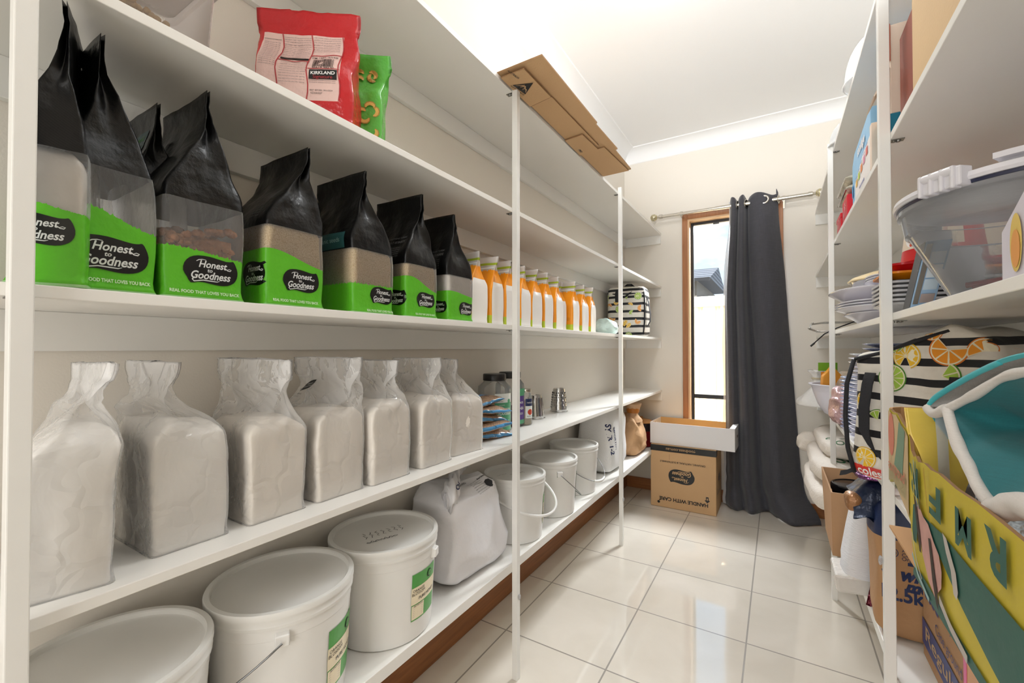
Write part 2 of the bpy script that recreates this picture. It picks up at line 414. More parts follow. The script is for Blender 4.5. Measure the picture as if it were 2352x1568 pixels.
tr = N(t, 'ShaderNodeBsdfTransparent'); gs = N(t, 'ShaderNodeBsdfGlossy'); gs.inputs['Roughness'].default_value = .02
ms = N(t, 'ShaderNodeMixShader'); fr = N(t, 'ShaderNodeFresnel'); t.links.new(math_n(t, 'MULTIPLY', fr.outputs[0], .6), ms.inputs[0])
t.links.new(tr.outputs[0], ms.inputs[1]); t.links.new(gs.outputs[0], ms.inputs[2]); t.links.new(ms.outputs[0], out.inputs[0])
MB().box(WX0+.028, WX1-.028, y0+.010, y0+.014, .752, WZ1-.03).box(WX0+.028, WX1-.028, y0+.010, y0+.014, WZ0+.028, .724).build('window_glass', gl, win)

# ---------------------------------------------------------------- outside
conc = mat('outdoor_paving', 'B7AFA3', .9, var=.1)
struct(MB().box(-14, 12, YB+.13, 26, -.22, -.12).build('ground', conc))
fen = thing('metal_fence', 'cream ribbed metal fence outside beyond the window', 'fence', (0, 6.0, -.12))
cream = mat('cream_fence_steel', 'D9C49A', .5)
m = MB(); xs = -3.2
prof = []
x = -3.2
while x < 2.4:
    prof += [(x, 0), (x+.13, 0), (x+.15, .03), (x+.17, .03), (x+.19, 0)]; x += .2
vs = [(px, py, z) for z in (0.02, 1.80) for px, py in prof]; n = len(prof)
m.add(vs, [(i, i+1, n+i+1, n+i) for i in range(n-1)])
m.build('fence_panel', cream, fen)
MB().box(-3.2, 2.4, -.03, .045, 1.74, 1.87).build('top_rail', mat('fence_rail', 'DCD8CC', .4), fen, bevel=.006)
for px in (-2.4, 0.0, 2.3): MB().box(px, px+.06, -.02, .05, 0, 1.70).build('post', cream, fen, bevel=.004)
hs = thing('neighbouring_house', 'neighbouring house with dark tiled roof and wide windows above the fence', 'house', (-5.35, 22, .20))
hb = MB().box(-4.5, 2.05, .5, 8, -.32, 4.15).build('house_wall', mat('house_render', '6F6C66', .8), hs)
rf, t, b, out = new_mat('dark_roof_tiles')
co = N(t, 'ShaderNodeTexCoord'); wv = N(t, 'ShaderNodeTexWave'); wv.bands_direction = 'Z'; wv.inputs['Scale'].default_value = 1.6
t.links.new(co.outputs['Object'], wv.inputs['Vector']); t.links.new(mixc(t, wv.outputs['Fac'], lin('3C4048'), lin('7A7F88')), b.inputs['Base Color']); b.inputs['Roughness'].default_value = .8
MB().add([(-5, -.1, 4.15), (2.7, -.1, 4.15), (2.7, 7, 4.15), (-5, 7, 4.15), (-5, 3.4, 5.15), (2.7, 3.4, 5.15)], [(0, 1, 5, 4), (1, 2, 5), (2, 3, 4, 5), (3, 0, 4), (3, 2, 1, 0)]).build('roof', rf, hs)
MB().box(-5, 2.7, -.16, -.1, 4.02, 4.17).build('gutter', dk, hs)
for k in range(3):
    x0 = -1.9+k*1.25
    w_ = MB().box(x0, x0+1.15, .44, .5, 3.3, 3.98).build('window_frame', dk, hs)
    MB().box(x0+.08, x0+1.07, .425, .44, 3.38, 3.92).build('window_pane', mat('house_glass', '8FC4EC', .1), w_)

# ---------------------------------------------------------------- assumed unseen ceiling light (just above the top edge of the photo)
cl = thing('assumed_ceiling_light', 'assumed round white ceiling light above the aisle', 'lamp', (-.30, 1.68, ZC))
MB().lathe([(.13, 0), (.13, -.02), (.125, -.025)], seg=40).build('light_base', steel_w, cl, smooth=True)
gm, t, b, out = new_mat('opal_glass_lit')
b.inputs['Base Color'].default_value = lin('FFFFFF'); b.inputs['Emission Color'].default_value = (.96, .985, 1, 1); b.inputs['Emission Strength'].default_value = 42
MB().lathe([(.12*math.cos(a*PI/2/8), -.025-.05*math.sin(a*PI/2/8)) for a in range(9)], seg=40).build('light_dome', gm, cl, smooth=True, angle=180)

# ================================================================ shelving
ZS = [1.980, 1.572, 1.176, .777, .383]; TH = [.016, .016, .016, .016, .030]
def shelving(name, label, xw, xf, posts, y0, y1):
    s = 1 if xf > xw else -1
    u = thing(name, label, 'shelves', (xw, (y0+y1)/2, 0))
    oy = (y0+y1)/2
    def B(x0, x1, a, b_, z0, z1): return MB().box(min(x0, x1)-xw, max(x0, x1)-xw, a-oy, b_-oy, z0, z1)
    for z, th in zip(ZS, TH):
        B(xw, xf, y0, y1, z-th, z).build('shelf_board', white, u, bevel=.0012)
        B(xw, xw+s*.018, y0, y1-.0181, z-th-.066, z-th).build('wall_batten', whiteb, u, bevel=.0015)
        B(xw, xf-s*.002, y1-.018, y1, z-th-.066, z-th).build('end_batten', whiteb, u, bevel=.0015)
    for yp in posts:
        B(xf, xf+s*.020, yp, yp+.020, 0.0, 2.0).build('post', steel_w, u, bevel=.0015)
        for z, th in zip(ZS, TH):
            m = MB(); X0 = xf-xw; zz = z-th
            m.box(min(X0, X0-s*.024), max(X0, X0-s*.024), yp-oy+.002, yp-oy+.018, zz-.002, zz-.0003)
            m.lathe([(0, -.006), (.004, -.005), (.0055, -.002), (.0055, 0)], (X0-s*.014, yp-oy+.010, zz), 10)
            m.lathe([(0, -.004), (.003, -.004), (.003, 0)], (X0-s*.006, yp-oy+.006, zz-.002), 8)
            m.build('bracket', screw, u, smooth=True)
    return u
XF, XG = -.760, .215
shelving('shelving_unit', 'long white shelving of five boards along the left wall, packed with flour and grain bags', XL, XF, (.122, 1.243, 2.385), -.1, YB)
shelving('shelving_unit', 'white shelving of five boards along the right wall, crowded with plates, boxes and bags', XR, XG, (1.240, 2.36), -.05, YB)

# ================================================================ curtain and rod
nick = mat('brushed_nickel', 'C9C3B8', .22, 1)
rod = thing('curtain_rod', 'brushed metal curtain rod with ball finials above the window', 'curtain rod', (-.27, 3.36, 2.083))
MB().tube([(-.465, 0, 0), (-.1, 0, 0)], .0115, 16).build('rod_tube', nick, rod, smooth=True)
MB().tube([(-.1, 0, 0), (.45, 0, -.001)], .0135, 16).build('rod_tube', nick, rod, smooth=True)
amber = mat('amber_glass_bead', 'C9BE94', .12, .6)
for sx in (-1, 1):
    x = -.465 if sx < 0 else .45
    f = MB().lathe([(.016, 0), (.016, .022), (.011, .024), (.009, .038), (.012, .040)], seg=16).build('finial', nick, rod, smooth=True)
    f.rotation_euler = (0, sx*PI/2, 0); f.location = (x-sx*.004, 0, 0)
    b_ = MB(); b_.ball((0, 0, .062), .026, 20, 12); o = b_.build('finial_ball', amber, f, smooth=True, angle=180)
    r_ = MB()
    for k in range(3): r_.lathe([(.0262*math.cos(q), .062+.0262*math.sin(q)) for q in [(-.5+k*.5)+d for d in (-.09, 0, .09)]], seg=20, caps=False)
    r_.build('ball_band', nick, f, smooth=True)
for x in (-.325, .31):
    m = MB().box(x-.008, x+.008, .0, .09-.001, -.018, -.010).box(x-.008, x+.008, .078, .089, -.045, .02).tube([(x-.008, 0, 0), (x+.008, 0, 0)], .0155, 14)
    m.build('rod_bracket', nick, rod, smooth=True)
def cloth_mat(name, a, b_, sc=900, rough=.9):
    m, t, b, out = new_mat(name)
    co = N(t, 'ShaderNodeTexCoord')
    vals = []
    for s_ in ((sc, sc, sc*.04), (sc*.04, sc*.04, sc)):
        mp = N(t, 'ShaderNodeMapping'); mp.inputs['Scale'].default_value = s_
        nz = N(t, 'ShaderNodeTexNoise'); nz.inputs['Scale'].default_value = 1; nz.inputs['Detail'].default_value = 2
        t.links.new(co.outputs['Object'], mp.inputs[0]); t.links.new(mp.outputs[0], nz.inputs['Vector']); vals.append(nz.outputs['Fac'])
    f = math_n(t, 'MULTIPLY', math_n(t, 'ADD', vals[0], vals[1]), .5)
    t.links.new(mixc(t, f, lin(a), lin(b_)), b.inputs['Base Color']); b.inputs['Roughness'].default_value = rough
    b.inputs['Sheen Weight'].default_value = .2
    return m
curt_m = cloth_mat('charcoal_linen', '2A2A2F', '56565E', 500)
cu = thing('curtain', 'long charcoal grey curtain hanging from eyelets over the right half of the window', 'curtain', (-.12, 3.36, 0))
# plan curve of the curtain at the top: (x, y) knots, then spread toward the floor
K = [(-.274, .035), (-.262, -.02), (-.240, -.028), (-.226, .02), (-.212, -.03), (-.190, -.04), (-.176, .015), (-.165, .03), (-.15, -.01), (-.11, -.042), (-.06, -.040), (-.02, -.012), (.006, .014), (.014, .03), (.004, .04)]
def crv(t):
    t = max(0, min(.99999, t))*(len(K)-1); i = int(t); f = t-i
    a, b_, c, d = (Vector(K[max(0, min(len(K)-1, i+k))]) for k in (-1, 0, 1, 2))
    return .5*((2*b_) + (c-a)*f + (2*a-5*b_+4*c-d)*f*f + (3*b_-a-3*c+d)*f*f*f)
nu, nv = 150, 90; vs = []
for j in range(nv+1):
    v = j/nv; z = lerp(2.125, .006, v)
    for i in range(nu+1):
        u = i/nu; p = crv(u)
        xr = (p.x+.274)/.288
        xl_ = lerp(-.276, -.315, sm(0, .35, v)); xr_ = .010+.05*sm(.02, .35, v)+.125*max(0, v-.3)**1.1+.03*sm(.85, 1, v)
        x = lerp(xl_, xr_, lerp(xr, u, sm(.0, .75, v)*.8))
        y = p.y*(1+.15*sm(.1, .9, v)) + .022*math.sin(u*13+1.5)*sm(.15, .8, v) - .02*sm(.3, 1, v)*(1-u)
        zz = z
        if v < .02: zz += .012*math.sin(u*22)*(1-v/.02)+ (.04*sm(.93, 1, u) if True else 0)
        # last stretch lies over the floor toward the room, more so at the right
        if v > .93:
            e = sm(.93, 1, v); push = e*(.015+.13*sm(.35, 1, u))
            y -= push; zz = max(.004+.012*abs(noise.noise((x*18, y*18, 0))), z)
            x += .05*e*u
        if v > .8: 
            q = sm(.8, .95, v); y += q*.018*noise.noise((x*16, z*9, 3)); x += q*.01*noise.noise((x*12, z*14, 8))
        y += .0035*noise.noise((x*30, z*14, 1)) + .0012*math.sin(z*2*PI/.22)*0
        vs.append((x+.12, y, zz))
fs = [(j*(nu+1)+i, j*(nu+1)+i+1, (j+1)*(nu+1)+i+1, (j+1)*(nu+1)+i) for j in range(nv) for i in range(nu)]
cp = MB().add(vs, fs).build('curtain_cloth', curt_m, cu, smooth=True, angle=180)
sd = cp.modifiers.new('thick', 'SOLIDIFY'); sd.thickness = .0018; sd.offset = 0
# pale lining edge seen on the window side
vs2 = []; 
for j in range(nv+1):
    v = j/nv; a = Vector(vs[j*(nu+1)]); 
    vs2 += [(a.x+.001, a.y+.004, a.z if v < .93 else max(a.z, .004)), (a.x-.010-.008*sm(.05, .5, v)+.004*math.sin(v*23), a.y+.012, a.z if v < .93 else max(a.z, .004))]
lining = film('pale_lining', 'D8D9DC', .75, .8)
MB().add(vs2, [(2*j, 2*j+1, 2*j+3, 2*j+2) for j in range(nv)]).build('lining', lining, cu, smooth=True, angle=180)
for (x, y, ang) in ((-.07, -.040, 0), (.013, .012, 1.35), (-.176, .0, 1.2), (-.228, .0, 1.3)):
    g = MB(); R, r = .024, .0045
    rings = []
    for i in range(24):
        a = 2*PI*i/24; rings.append([((R+r*1.4*math.cos(b_))*math.cos(a), r*.8*math.sin(b_), (R+r*1.4*math.cos(b_))*math.sin(a)) for b_ in [2*PI*k/8 for k in range(8)]])
    rings.append(rings[0]); g.loft(rings, False, False)
    o = g.build('eyelet', nick, cu, smooth=True, angle=180); o.location = (x+.12, y, 2.083); o.rotation_euler = (0, 0, ang)
# ================================================================ soft bags
def bag_mesh(hx, hy, h, fill=.6, seed=0, peak=(0, 0), neck=0, seal=.93, gus=.5, nz=.004, inset=0, top=None, nh=40, twist=0, bulge=.05, sealw=1.0, flare=.004, jag=0.0, kx=0):
    """gusset bag: base hx*2 deep, hy*2 thick, h tall; walls stand to fill*h, then close to a seal running front to back.
    returns MB with uv in metres: u along the wall from the front corner, v = height"""
    nx, ny = 22, 18
    m = MB(); m.uv = []; rings = []
    T = [i/nh for i in range(nh+1)]
    if top is not None: T = [t*top for t in T]
    for t in T:
        a = sm(fill*.82, seal, t) if t < seal else 1
        hyt = lerp(hy*(1+bulge*math.sin(PI*min(1, t/fill))*(1)), .0022, a**.85)
        ins = inset + (.012*max(0, (t/top-.86)/.14)**2 if (top is not None and inset) else 0)
        nk = 1 - neck*math.exp(-((t-(fill+seal)/2*1.02)/.10)**2)
        hxt = hx*lerp(1+bulge*.6*math.sin(PI*min(1, t/fill)), sealw, a)*nk
        hyt = max(.0018, hyt-ins); hxt = hxt-ins
        cxx = peak[0]*sm(fill*.7, 1, t); cyy = peak[1]*sm(fill*.6, .97, t)
        gi = gus*(hy-hyt)*(1 if t < seal else 1) if inset == 0 else 0
        fl = flare*math.exp(-(t*h/.008)**2)
        r = min(.010+.5*inset, hyt*.7)
        pts = []
        def side(x0, y0, x1, y1, n, g):
            for i in range(n):
                f = i/n; x = lerp(x0, x1, f); y = lerp(y0, y1, f)
                if g:
                    w = 1-abs(2*f-1); x -= math.copysign(g*w, x0)
                # soften corners
                e = min(f, 1-f)*2
                pts.append((x, y))
        hx2, hy2 = hxt+fl, hyt+fl
        side(hx2, -hy2, hx2, hy2, ny, gi); side(hx2, hy2, -hx2, hy2, nx, 0); side(-hx2, hy2, -hx2, -hy2, ny, gi); side(-hx2, -hy2, hx2, -hy2, nx, 0)
        # corner rounding by averaging
        n = len(pts)
        if r > .003: 
            P = pts
            for _ in range(2 if inset == 0 else 3): P = [((P[i-1][0]+2*P[i][0]+P[(i+1) % n][0])/4, (P[i-1][1]+2*P[i][1]+P[(i+1) % n][1])/4) for i in range(n)]
            pts = P
        amp = nz*(.35+1.3*sm(fill*.7, fill*1.1, t)) * (1 if t < seal else .45)*min(1, t*12)
        z = t*h; ring = []
        ct, st = math.cos(twist*a), math.sin(twist*a)
        for (x, y) in pts:
            s_ = 1 if hyt > .01 else .6
            q = noise.noise_vector((x*16+seed*7.1, y*16, z*13+seed)); q2 = noise.noise_vector((x*45+seed, y*45, z*34))
            rid = abs(noise.noise((x*22+seed*3, y*22+z*30, z*12)))
            dx = amp*(q.x*1.2+q2.x*.35); dy = amp*(q.y*1.2+q2.y*.35)
            k = 1 - rid*.0
            X = x*ct-y*st+dx+cxx; Y = x*st+y*ct+dy*s_+cyy
            Z = z + (amp*.5*q.z if t > .1 else 0) - kx*(X-hx)*a
            if t > .97 and jag: Z += jag*noise.noise((x*60, seed, 0))
            ring.append((X, Y, max(Z, 0) if top is None or t < .02 else Z))
        rings.append(ring)
    n = len(rings[0])
    m.loft(rings, True, True)
    for k, ring in enumerate(rings):
        for i in range(n):
            if i < ny: u = 2*hy*i/ny
            elif i < ny+nx: u = 2*hy+2*hx*(i-ny)/nx
            elif i < 2*ny+nx: u = 2*hy+2*hx+ .5*2*hy*(i-ny-nx)/ny
            else: u = -2*hx*(1-(i-2*ny-nx)/nx)
            m.uv.append((u, T[k]*h))
    return m

def black_bag_mat(name, hy, vb, vg, drop, grass, slope=0):
    m, t, b, out = new_mat(name)
    uv = N(t, 'ShaderNodeUVMap'); uv.uv_map = 'UVMap'; s = N(t, 'ShaderNodeSeparateXYZ'); t.links.new(uv.outputs[0], s.inputs[0])
    u, v = s.outputs[0], s.outputs[1]
    un = math_n(t, 'DIVIDE', u, 2*hy)
    st = math_n(t, 'SMOOTHSTEP', 0, 1, un) if False else None
    mr = N(t, 'ShaderNodeMapRange', interpolation_type='SMOOTHSTEP'); mr.inputs[1].default_value = .1; mr.inputs[2].default_value = 1.05
    t.links.new(un, mr.inputs[0])
    ge = math_n(t, 'SUBTRACT', vg, math_n(t, 'MULTIPLY', mr.outputs[0], drop))
    if grass:
        cx = N(t, 'ShaderNodeCombineXYZ'); t.links.new(math_n(t, 'MULTIPLY', u, 260), cx.inputs[0])
        nz = N(t, 'ShaderNodeTexNoise'); nz.inputs['Scale'].default_value = 1; nz.inputs['Detail'].default_value = 3; t.links.new(cx.outputs[0], nz.inputs['Vector'])
        ge = math_n(t, 'ADD', ge, math_n(t, 'MULTIPLY', math_n(t, 'POWER', nz.outputs['Fac'], 2.5), grass*4))
    green = math_n(t, 'LESS_THAN', v, ge)
    be = math_n(t, 'ADD', vb, math_n(t, 'MULTIPLY', un, slope))
    blk = math_n(t, 'GREATER_THAN', v, be)
    # fine slanted pinstripe of the black part
    w = math_n(t, 'SINE', math_n(t, 'MULTIPLY', math_n(t, 'ADD', v, math_n(t, 'MULTIPLY', u, .55)), 2*PI/.0034))
    w = math_n(t, 'MULTIPLY_ADD', w, .5, .5)
    bc = mixc(t, w, lin('020202'), lin('0E0E0F'))
    gc = mixc(t, math_n(t, 'GREATER_THAN', v, .004), lin('A9D89A'), lin('5DB52A'))
    col = mixc(t, blk, gc, bc)
    t.links.new(col, b.inputs['Base Color']); b.inputs['Roughness'].default_value = .34; b.inputs['Specular IOR Level'].default_value = .32
    co = N(t, 'ShaderNodeTexCoord'); n2 = N(t, 'ShaderNodeTexNoise'); n2.inputs['Scale'].default_value = 26; n2.inputs['Detail'].default_value = 4
    t.links.new(co.outputs['Object'], n2.inputs['Vector'])
    bp = N(t, 'ShaderNodeBump'); bp.inputs['Strength'].default_value = .45; bp.inputs['Distance'].default_value = .01
    t.links.new(n2.outputs['Fac'], bp.inputs['Height']); t.links.new(bp.outputs[0], b.inputs['Normal'])
    # clear window between green and black
    cl_ = N(t, 'ShaderNodeBsdfPrincipled'); cl_.inputs['Base Color'].default_value = (.9, .9, .9, 1); cl_.inputs['Roughness'].default_value = .1
    t.links.new(bp.outputs[0], cl_.inputs['Normal'])
    tr = N(t, 'ShaderNodeBsdfTransparent'); tr.inputs[0].default_value = (.95, .95, .95, 1)
    fr = N(t, 'ShaderNodeFresnel'); fr.inputs[0].default_value = 1.5; t.links.new(bp.outputs[0], fr.inputs['Normal'])
    ms = N(t, 'ShaderNodeMixShader'); t.links.new(math_n(t, 'ADD', fr.outputs[0], .07, clamp=True), ms.inputs[0]); t.links.new(tr.outputs[0], ms.inputs[1]); t.links.new(cl_.outputs[0], ms.inputs[2])
    ms2 = N(t, 'ShaderNodeMixShader'); t.links.new(math_n(t, 'MAXIMUM', green, blk), ms2.inputs[0]); t.links.new(ms.outputs[0], ms2.inputs[1]); t.links.new(b.outputs[0], ms2.inputs[2])
    t.links.new(ms2.outputs[0], out.inputs[0])
    return m
def grain_mat(name, a, b_, sc=420, bump=.5):
    if name in MATS: return MATS[name]
    m, t, b, out = new_mat(name)
    co = N(t, 'ShaderNodeTexCoord'); vo = N(t, 'ShaderNodeTexVoronoi'); vo.inputs['Scale'].default_value = sc
    t.links.new(co.outputs['Object'], vo.inputs['Vector']); t.links.new(mixc(t, vo.outputs['Distance'], lin(a), lin(b_)), b.inputs['Base Color'])
    b.inputs['Roughness'].default_value = .7
    bp = N(t, 'ShaderNodeBump'); bp.inputs['Strength'].default_value = bump; bp.inputs['Distance'].default_value = .002; bp.invert = True
    t.links.new(vo.outputs['Distance'], bp.inputs['Height']); t.links.new(bp.outputs[0], b.inputs['Normal'])
    MATS[name] = m; return m
cous = grain_mat('tan_grain', 'F2DDB6', 'C4A678'); flour = mat('white_flour', 'F1ECE6', .95, bump=.3, bscale=40)
nutm = mat('walnut_pieces', 'C98858', .6, bump=.6, bscale=160, var=.4, vscale=70)
tealp = mat('teal_panel', '2E5F62', .45)
S3 = ZS[2]
def black_bag(label, y0, y1, h, peak, vb, vg, drop, grass, cont, cfill, xf=-.79, hx=.085, fill=.62, seed=0, logoF=None, logoS=None, slope=0, tagl=None, rz=0, neck=0, side=None, kx=0):
    hy = (y1-y0)/2; g = thing('grain_bag', label, 'food bag', (xf-hx, (y0+y1)/2, S3+.0005), rz, 'black and green grain bags on the middle shelf')
    m = bag_mesh(hx, hy, h, fill, seed, peak=peak, nz=.0045, gus=.42, flare=.005, neck=neck, kx=kx)
    o = m.build('bag_film', black_bag_mat('bag_print', hy, vb, vg, drop, grass, slope), g, smooth=True, angle=180)
    if cont == 'nuts':
        random.seed(5); c = MB()
        for k in range(420):
            x = random.uniform(-hx*.93, hx*.93); y = random.uniform(-hy*.92, hy*.92)
            if abs(x) < hx*.62 and abs(y) < hy*.62 and random.random() < .8: continue
            z = random.uniform(.03, cfill*(1+.12*math.sin(y*40))); r = random.uniform(.005, .009)
            edge = max(abs(x)/hx, abs(y)/hy)
            if random.random() < .3: z = cfill*(1+.08*math.sin(y*40))
            c.ball((x*.93, y*.93, z), r, 7, 5, jit=.5, sc=(1, 1, .8))
        c.box(-hx*.8, hx*.8, -hy*.8, hy*.8, .004, cfill*.93)
        stuff(c.build('walnut_filling', nutm, g, smooth=True, angle=180))
    elif cont:
        c = bag_mesh(hx, hy, h, fill, seed, peak=peak, nz=.0045, inset=.0035, top=cfill/h, nh=16, flare=0, gus=.42)
        stuff(c.build('filling', cont, g, smooth=True, angle=60))
    if logoF:
        cy_, cz_, w_ = logoF
        wrap('brand_print', logo(0, 0, w_), [INK, SILV], g, (hx, cy_-(y0+y1)/2, cz_), (0, 1, 0), (0, 0, 1), o)
    if logoS:
        cx_, cz_, w_ = logoS
        wrap('brand_print', logo(0, 0, w_), [INK, SILV], g, (cx_, -hy, cz_), (1, 0, 0), (0, 0, 1), o)
    if tagl:
        wrap('slogan_print', Flat().text('REAL FOOD THAT LOVES YOU BACK', 0, 0, min(tagl[1]*1.22, 2*hy*.88), 0, 1, bold=.03, h=.0052), [mat('pale_green_print', 'CFE6C0', .5)], g, (hx, tagl[2] if len(tagl) > 2 else 0, tagl[0]), (0, 1, 0), (0, 0, 1), o)
    if side == 'hide':
        f = Flat().text('WE HAVE NOTHING TO HIDE', 0, .012, .09, 0, 1).text('IT IS WHAT IS INSIDE', 0, .0, .09, 0, 1)
        for k in range(5): f.text('packed with real natural food', 0, -.016-.006*k, .07, 0, 1)
        wrap('small_print', f, [mat('grey_print', '77787A', .6)], g, (.02, -hy, vb+.06), (1, 0, 0), (0, 0, 1), o)
    if side == 'teal':
        f = Flat().rect(-.04, .06, -.018, .018, 0, 0).text('organic seeds', .005, 0, .08, 1, 1)
        wrap('side_label', f, [tealp, mat('pale_teal_print', '9FC9C6', .6)], g, (.0, -hy, vb+.02), (1, 0, 0), (0, 0, 1), o)
    if side == 'walnut':
        f = Flat().rect(-.035, .035, -.03, .045, 0, 0).text('organic', 0, .03, .05, 2, 1).text('WALNUT', 0, .012, .055, 1, 1, bold=.02).text('HALVES', 0, -.003, .055, 1, 1, bold=.02).text('PIECES', 0, -.018, .05, 1, 1, bold=.02)
        wrap('side_label', f, [tealp, INK, mat('green_print', '5DB52A', .5)], g, (.0, -hy, vb+.05), (1, 0, 0), (0, 0, 1), o)
    return g
black_bag('tall black grain bag leaning at the near post, white contents above its green base', .147, .214, .366, (-.0, .012), .176, .105, .012, .002, flour, .178, xf=-.772, hx=.060, seed=1, logoF=(.172, .070, .068), fill=.55, rz=-.38)
black_bag('tall black grain bag with a nearly empty clear window, second from the near post', .180, .273, .362, (-.012, -.012), .172, .115, .03, .004, flour, .055, seed=2, logoF=(.222, .052, .085), tagl=(.016, .075), fill=.56)
black_bag('black grain bag showing brown walnut pieces through its clear window', .284, .398, .350, (-.012, .008), .157, .078, .010, .004, 'nuts', .112, seed=3, logoF=(.348, .048, .080), tagl=(.012, .085), fill=.6)
black_bag('black bag with a teal side panel standing behind the walnut bag', .268, .352, .335, (0, 0), .20, .07, .0, .003, 'nuts', .12, xf=-.885, hx=.06, seed=4, side='walnut', fill=.65)
black_bag('black grain bag full of tan grain with a pointed top, right of the walnut bag', .438, .553, .322, (-.005, .028), .150, .105, .026, 0, cous, .165, seed=5, logoF=(.505, .052, .075), logoS=(.050, .06, .08), tagl=(.012, .075), side='hide', fill=.62)
black_bag('black grain bag of tan grain with a grass outline along the green edge', .628, .742, .322, (-.002, -.026), .143, .062, .0, .006, cous, .158, seed=6, logoF=(.706, .044, .068), tagl=(.008, .07, .02), side='teal', fill=.62)
black_bag('black grain bag of tan grain with a glossy fold below its flat top', .786, .900, .330, (-.008, .010), .136, .104, .034, 0, cous, .152, seed=7, logoF=(.855, .048, .068), logoS=(.050, .05, .07), tagl=(.010, .06, .01), side='hide', fill=.56)
black_bag('smallest black grain bag with white contents, next to the orange packs', .950, 1.062, .310, (-.005, -.022), .130, .085, .012, 0, flour, .145, seed=8, logoF=(1.028, .038, .066), logoS=(.05, .04, .06), fill=.60, side='hide', neck=.0)

# ---------------------------------------------------------------- orange flour packs
def orange_mat():
    m, t, b, out = new_mat('orange_pack_print')
    uv = N(t, 'ShaderNodeUVMap'); uv.uv_map = 'UVMap'; s = N(t, 'ShaderNodeSeparateXYZ'); t.links.new(uv.outputs[0], s.inputs[0]); u, v = s.outputs[0], s.outputs[1]
    cx = N(t, 'ShaderNodeCombineXYZ'); t.links.new(math_n(t, 'MULTIPLY', u, 120), cx.inputs[0]); t.links.new(math_n(t, 'MULTIPLY', v, 60), cx.inputs[1])
    nz = N(t, 'ShaderNodeTexNoise'); nz.inputs['Scale'].default_value = 1; t.links.new(cx.outputs[0], nz.inputs['Vector'])
    top = math_n(t, 'LESS_THAN', v, math_n(t, 'MULTIPLY_ADD', nz.outputs['Fac'], .02, .175))
    side = math_n(t, 'LESS_THAN', u, .006)
    upper = math_n(t, 'GREATER_THAN', v, .142)
    org = math_n(t, 'MULTIPLY', top, math_n(t, 'MAXIMUM', side, upper))
    band = math_n(t, 'MULTIPLY', math_n(t, 'GREATER_THAN', v, .203), math_n(t, 'LESS_THAN', v, .211))
    low = math_n(t, 'MULTIPLY', side, math_n(t, 'LESS_THAN', v, .03))
    c = mixc(t, org, lin('F3F0EC'), lin('F39A1E')); c = mixc(t, low, c, lin('B7C82C')); c = mixc(t, band, c, lin('A9BE35'))
    t.links.new(c, b.inputs['Base Color']); b.inputs['Roughness'].default_value = .28
    tr = N(t, 'ShaderNodeBsdfTransparent'); ms = N(t, 'ShaderNodeMixShader')
    solid = math_n(t, 'MAXIMUM', math_n(t, 'MAXIMUM', org, band), math_n(t, 'MAXIMUM', low, math_n(t, 'LESS_THAN', v, .15)))
    t.links.new(math_n(t, 'MAXIMUM', solid, .55), ms.inputs[0]); t.links.new(tr.outputs[0], ms.inputs[1]); t.links.new(b.outputs[0], ms.inputs[2]); t.links.new(ms.outputs[0], out.inputs[0])
    return m
om = orange_mat()
OL = ['orange and white flour pack half hidden behind the smallest black bag', 'orange flour pack with a clear zip top, just left of the middle post',
 'orange flour pack whose right edge touches the middle post', 'orange flour pack directly behind the middle post, only its right edge showing', 'orange flour pack standing just right of the middle post',
 'orange flour pack, second one in full view right of the middle post', 'orange flour pack in the centre of the row right of the middle post', 'orange flour pack squeezed back between two others, its top lower and tilted',
 'orange flour pack, third from the striped bag end of the row', 'orange flour pack, second from the striped bag end of the row', 'last orange flour pack in the row, nearest the striped bag']
OY = [1.118, 1.215, 1.312, 1.408, 1.502, 1.602, 1.700, 1.790, 1.885, 2.000, 2.105]
mesh_variants = [bag_mesh(.068, .043, .232, .62, 20+k, peak=((-.006, .004, 0)[k], (.012, .008, -.004)[k]), nz=.003, gus=.45, flare=.002, sealw=.95, neck=.04, nh=30) for k in range(3)]
protos = []
for k in range(3):
    p = mesh_variants[k].build('pack_film', om, None, smooth=True, angle=180); protos.append(p)
pr_small = Flat().text('ORGANIC FLOUR', 0, 0, .016, 0, 1).text('PLAIN WHITE', 0, -.004, .014, 0, 1)
for i, y in enumerate(OY):
    k = i % 3
    t_ = thing('flour_pack', OL[i], 'food pack', (-.870-(.025 if i == 7 else 0), y, S3+.0005), (-.06, .05, 0, .04, -.03, .02, .06, -.12, .03, -.04, .02)[i], 'orange flour packs on the middle shelf')
    if i == 7: t_.scale = (1, 1, .95)
    o = protos[k] if i == k else protos[k].copy()
    if o is not protos[k]: COL.objects.link(o)
    o.parent = t_
    w_ = MB().box(-.066, -.0655+.128, -.0415, .0415, .0, .001)
    f = Flat().rect(.050, .060, -.004, .004, 0, 0, 1)
    wrap('zip_strip', Flat().rect(-.062, .062, -.0025, .0025, 0, 0), [mat('zip_plastic', 'E4E6E6', .3)], t_, (0, -.043, .194), (1, 0, 0), (0, 0, 1), o, off=.0004)
    wrap('small_print', Flat().text('PLAIN FLOUR', 0, 0, .02, 0, 1).text('ORGANIC', 0, -.005, .016, 0, 1).text('WHOLESOME', 0, .004, .018, 0, 1), [mat('brown_print', '6A3A14', .6)], t_, (.045, -.043, .055), (1, 0, 0), (0, 0, 1), o)

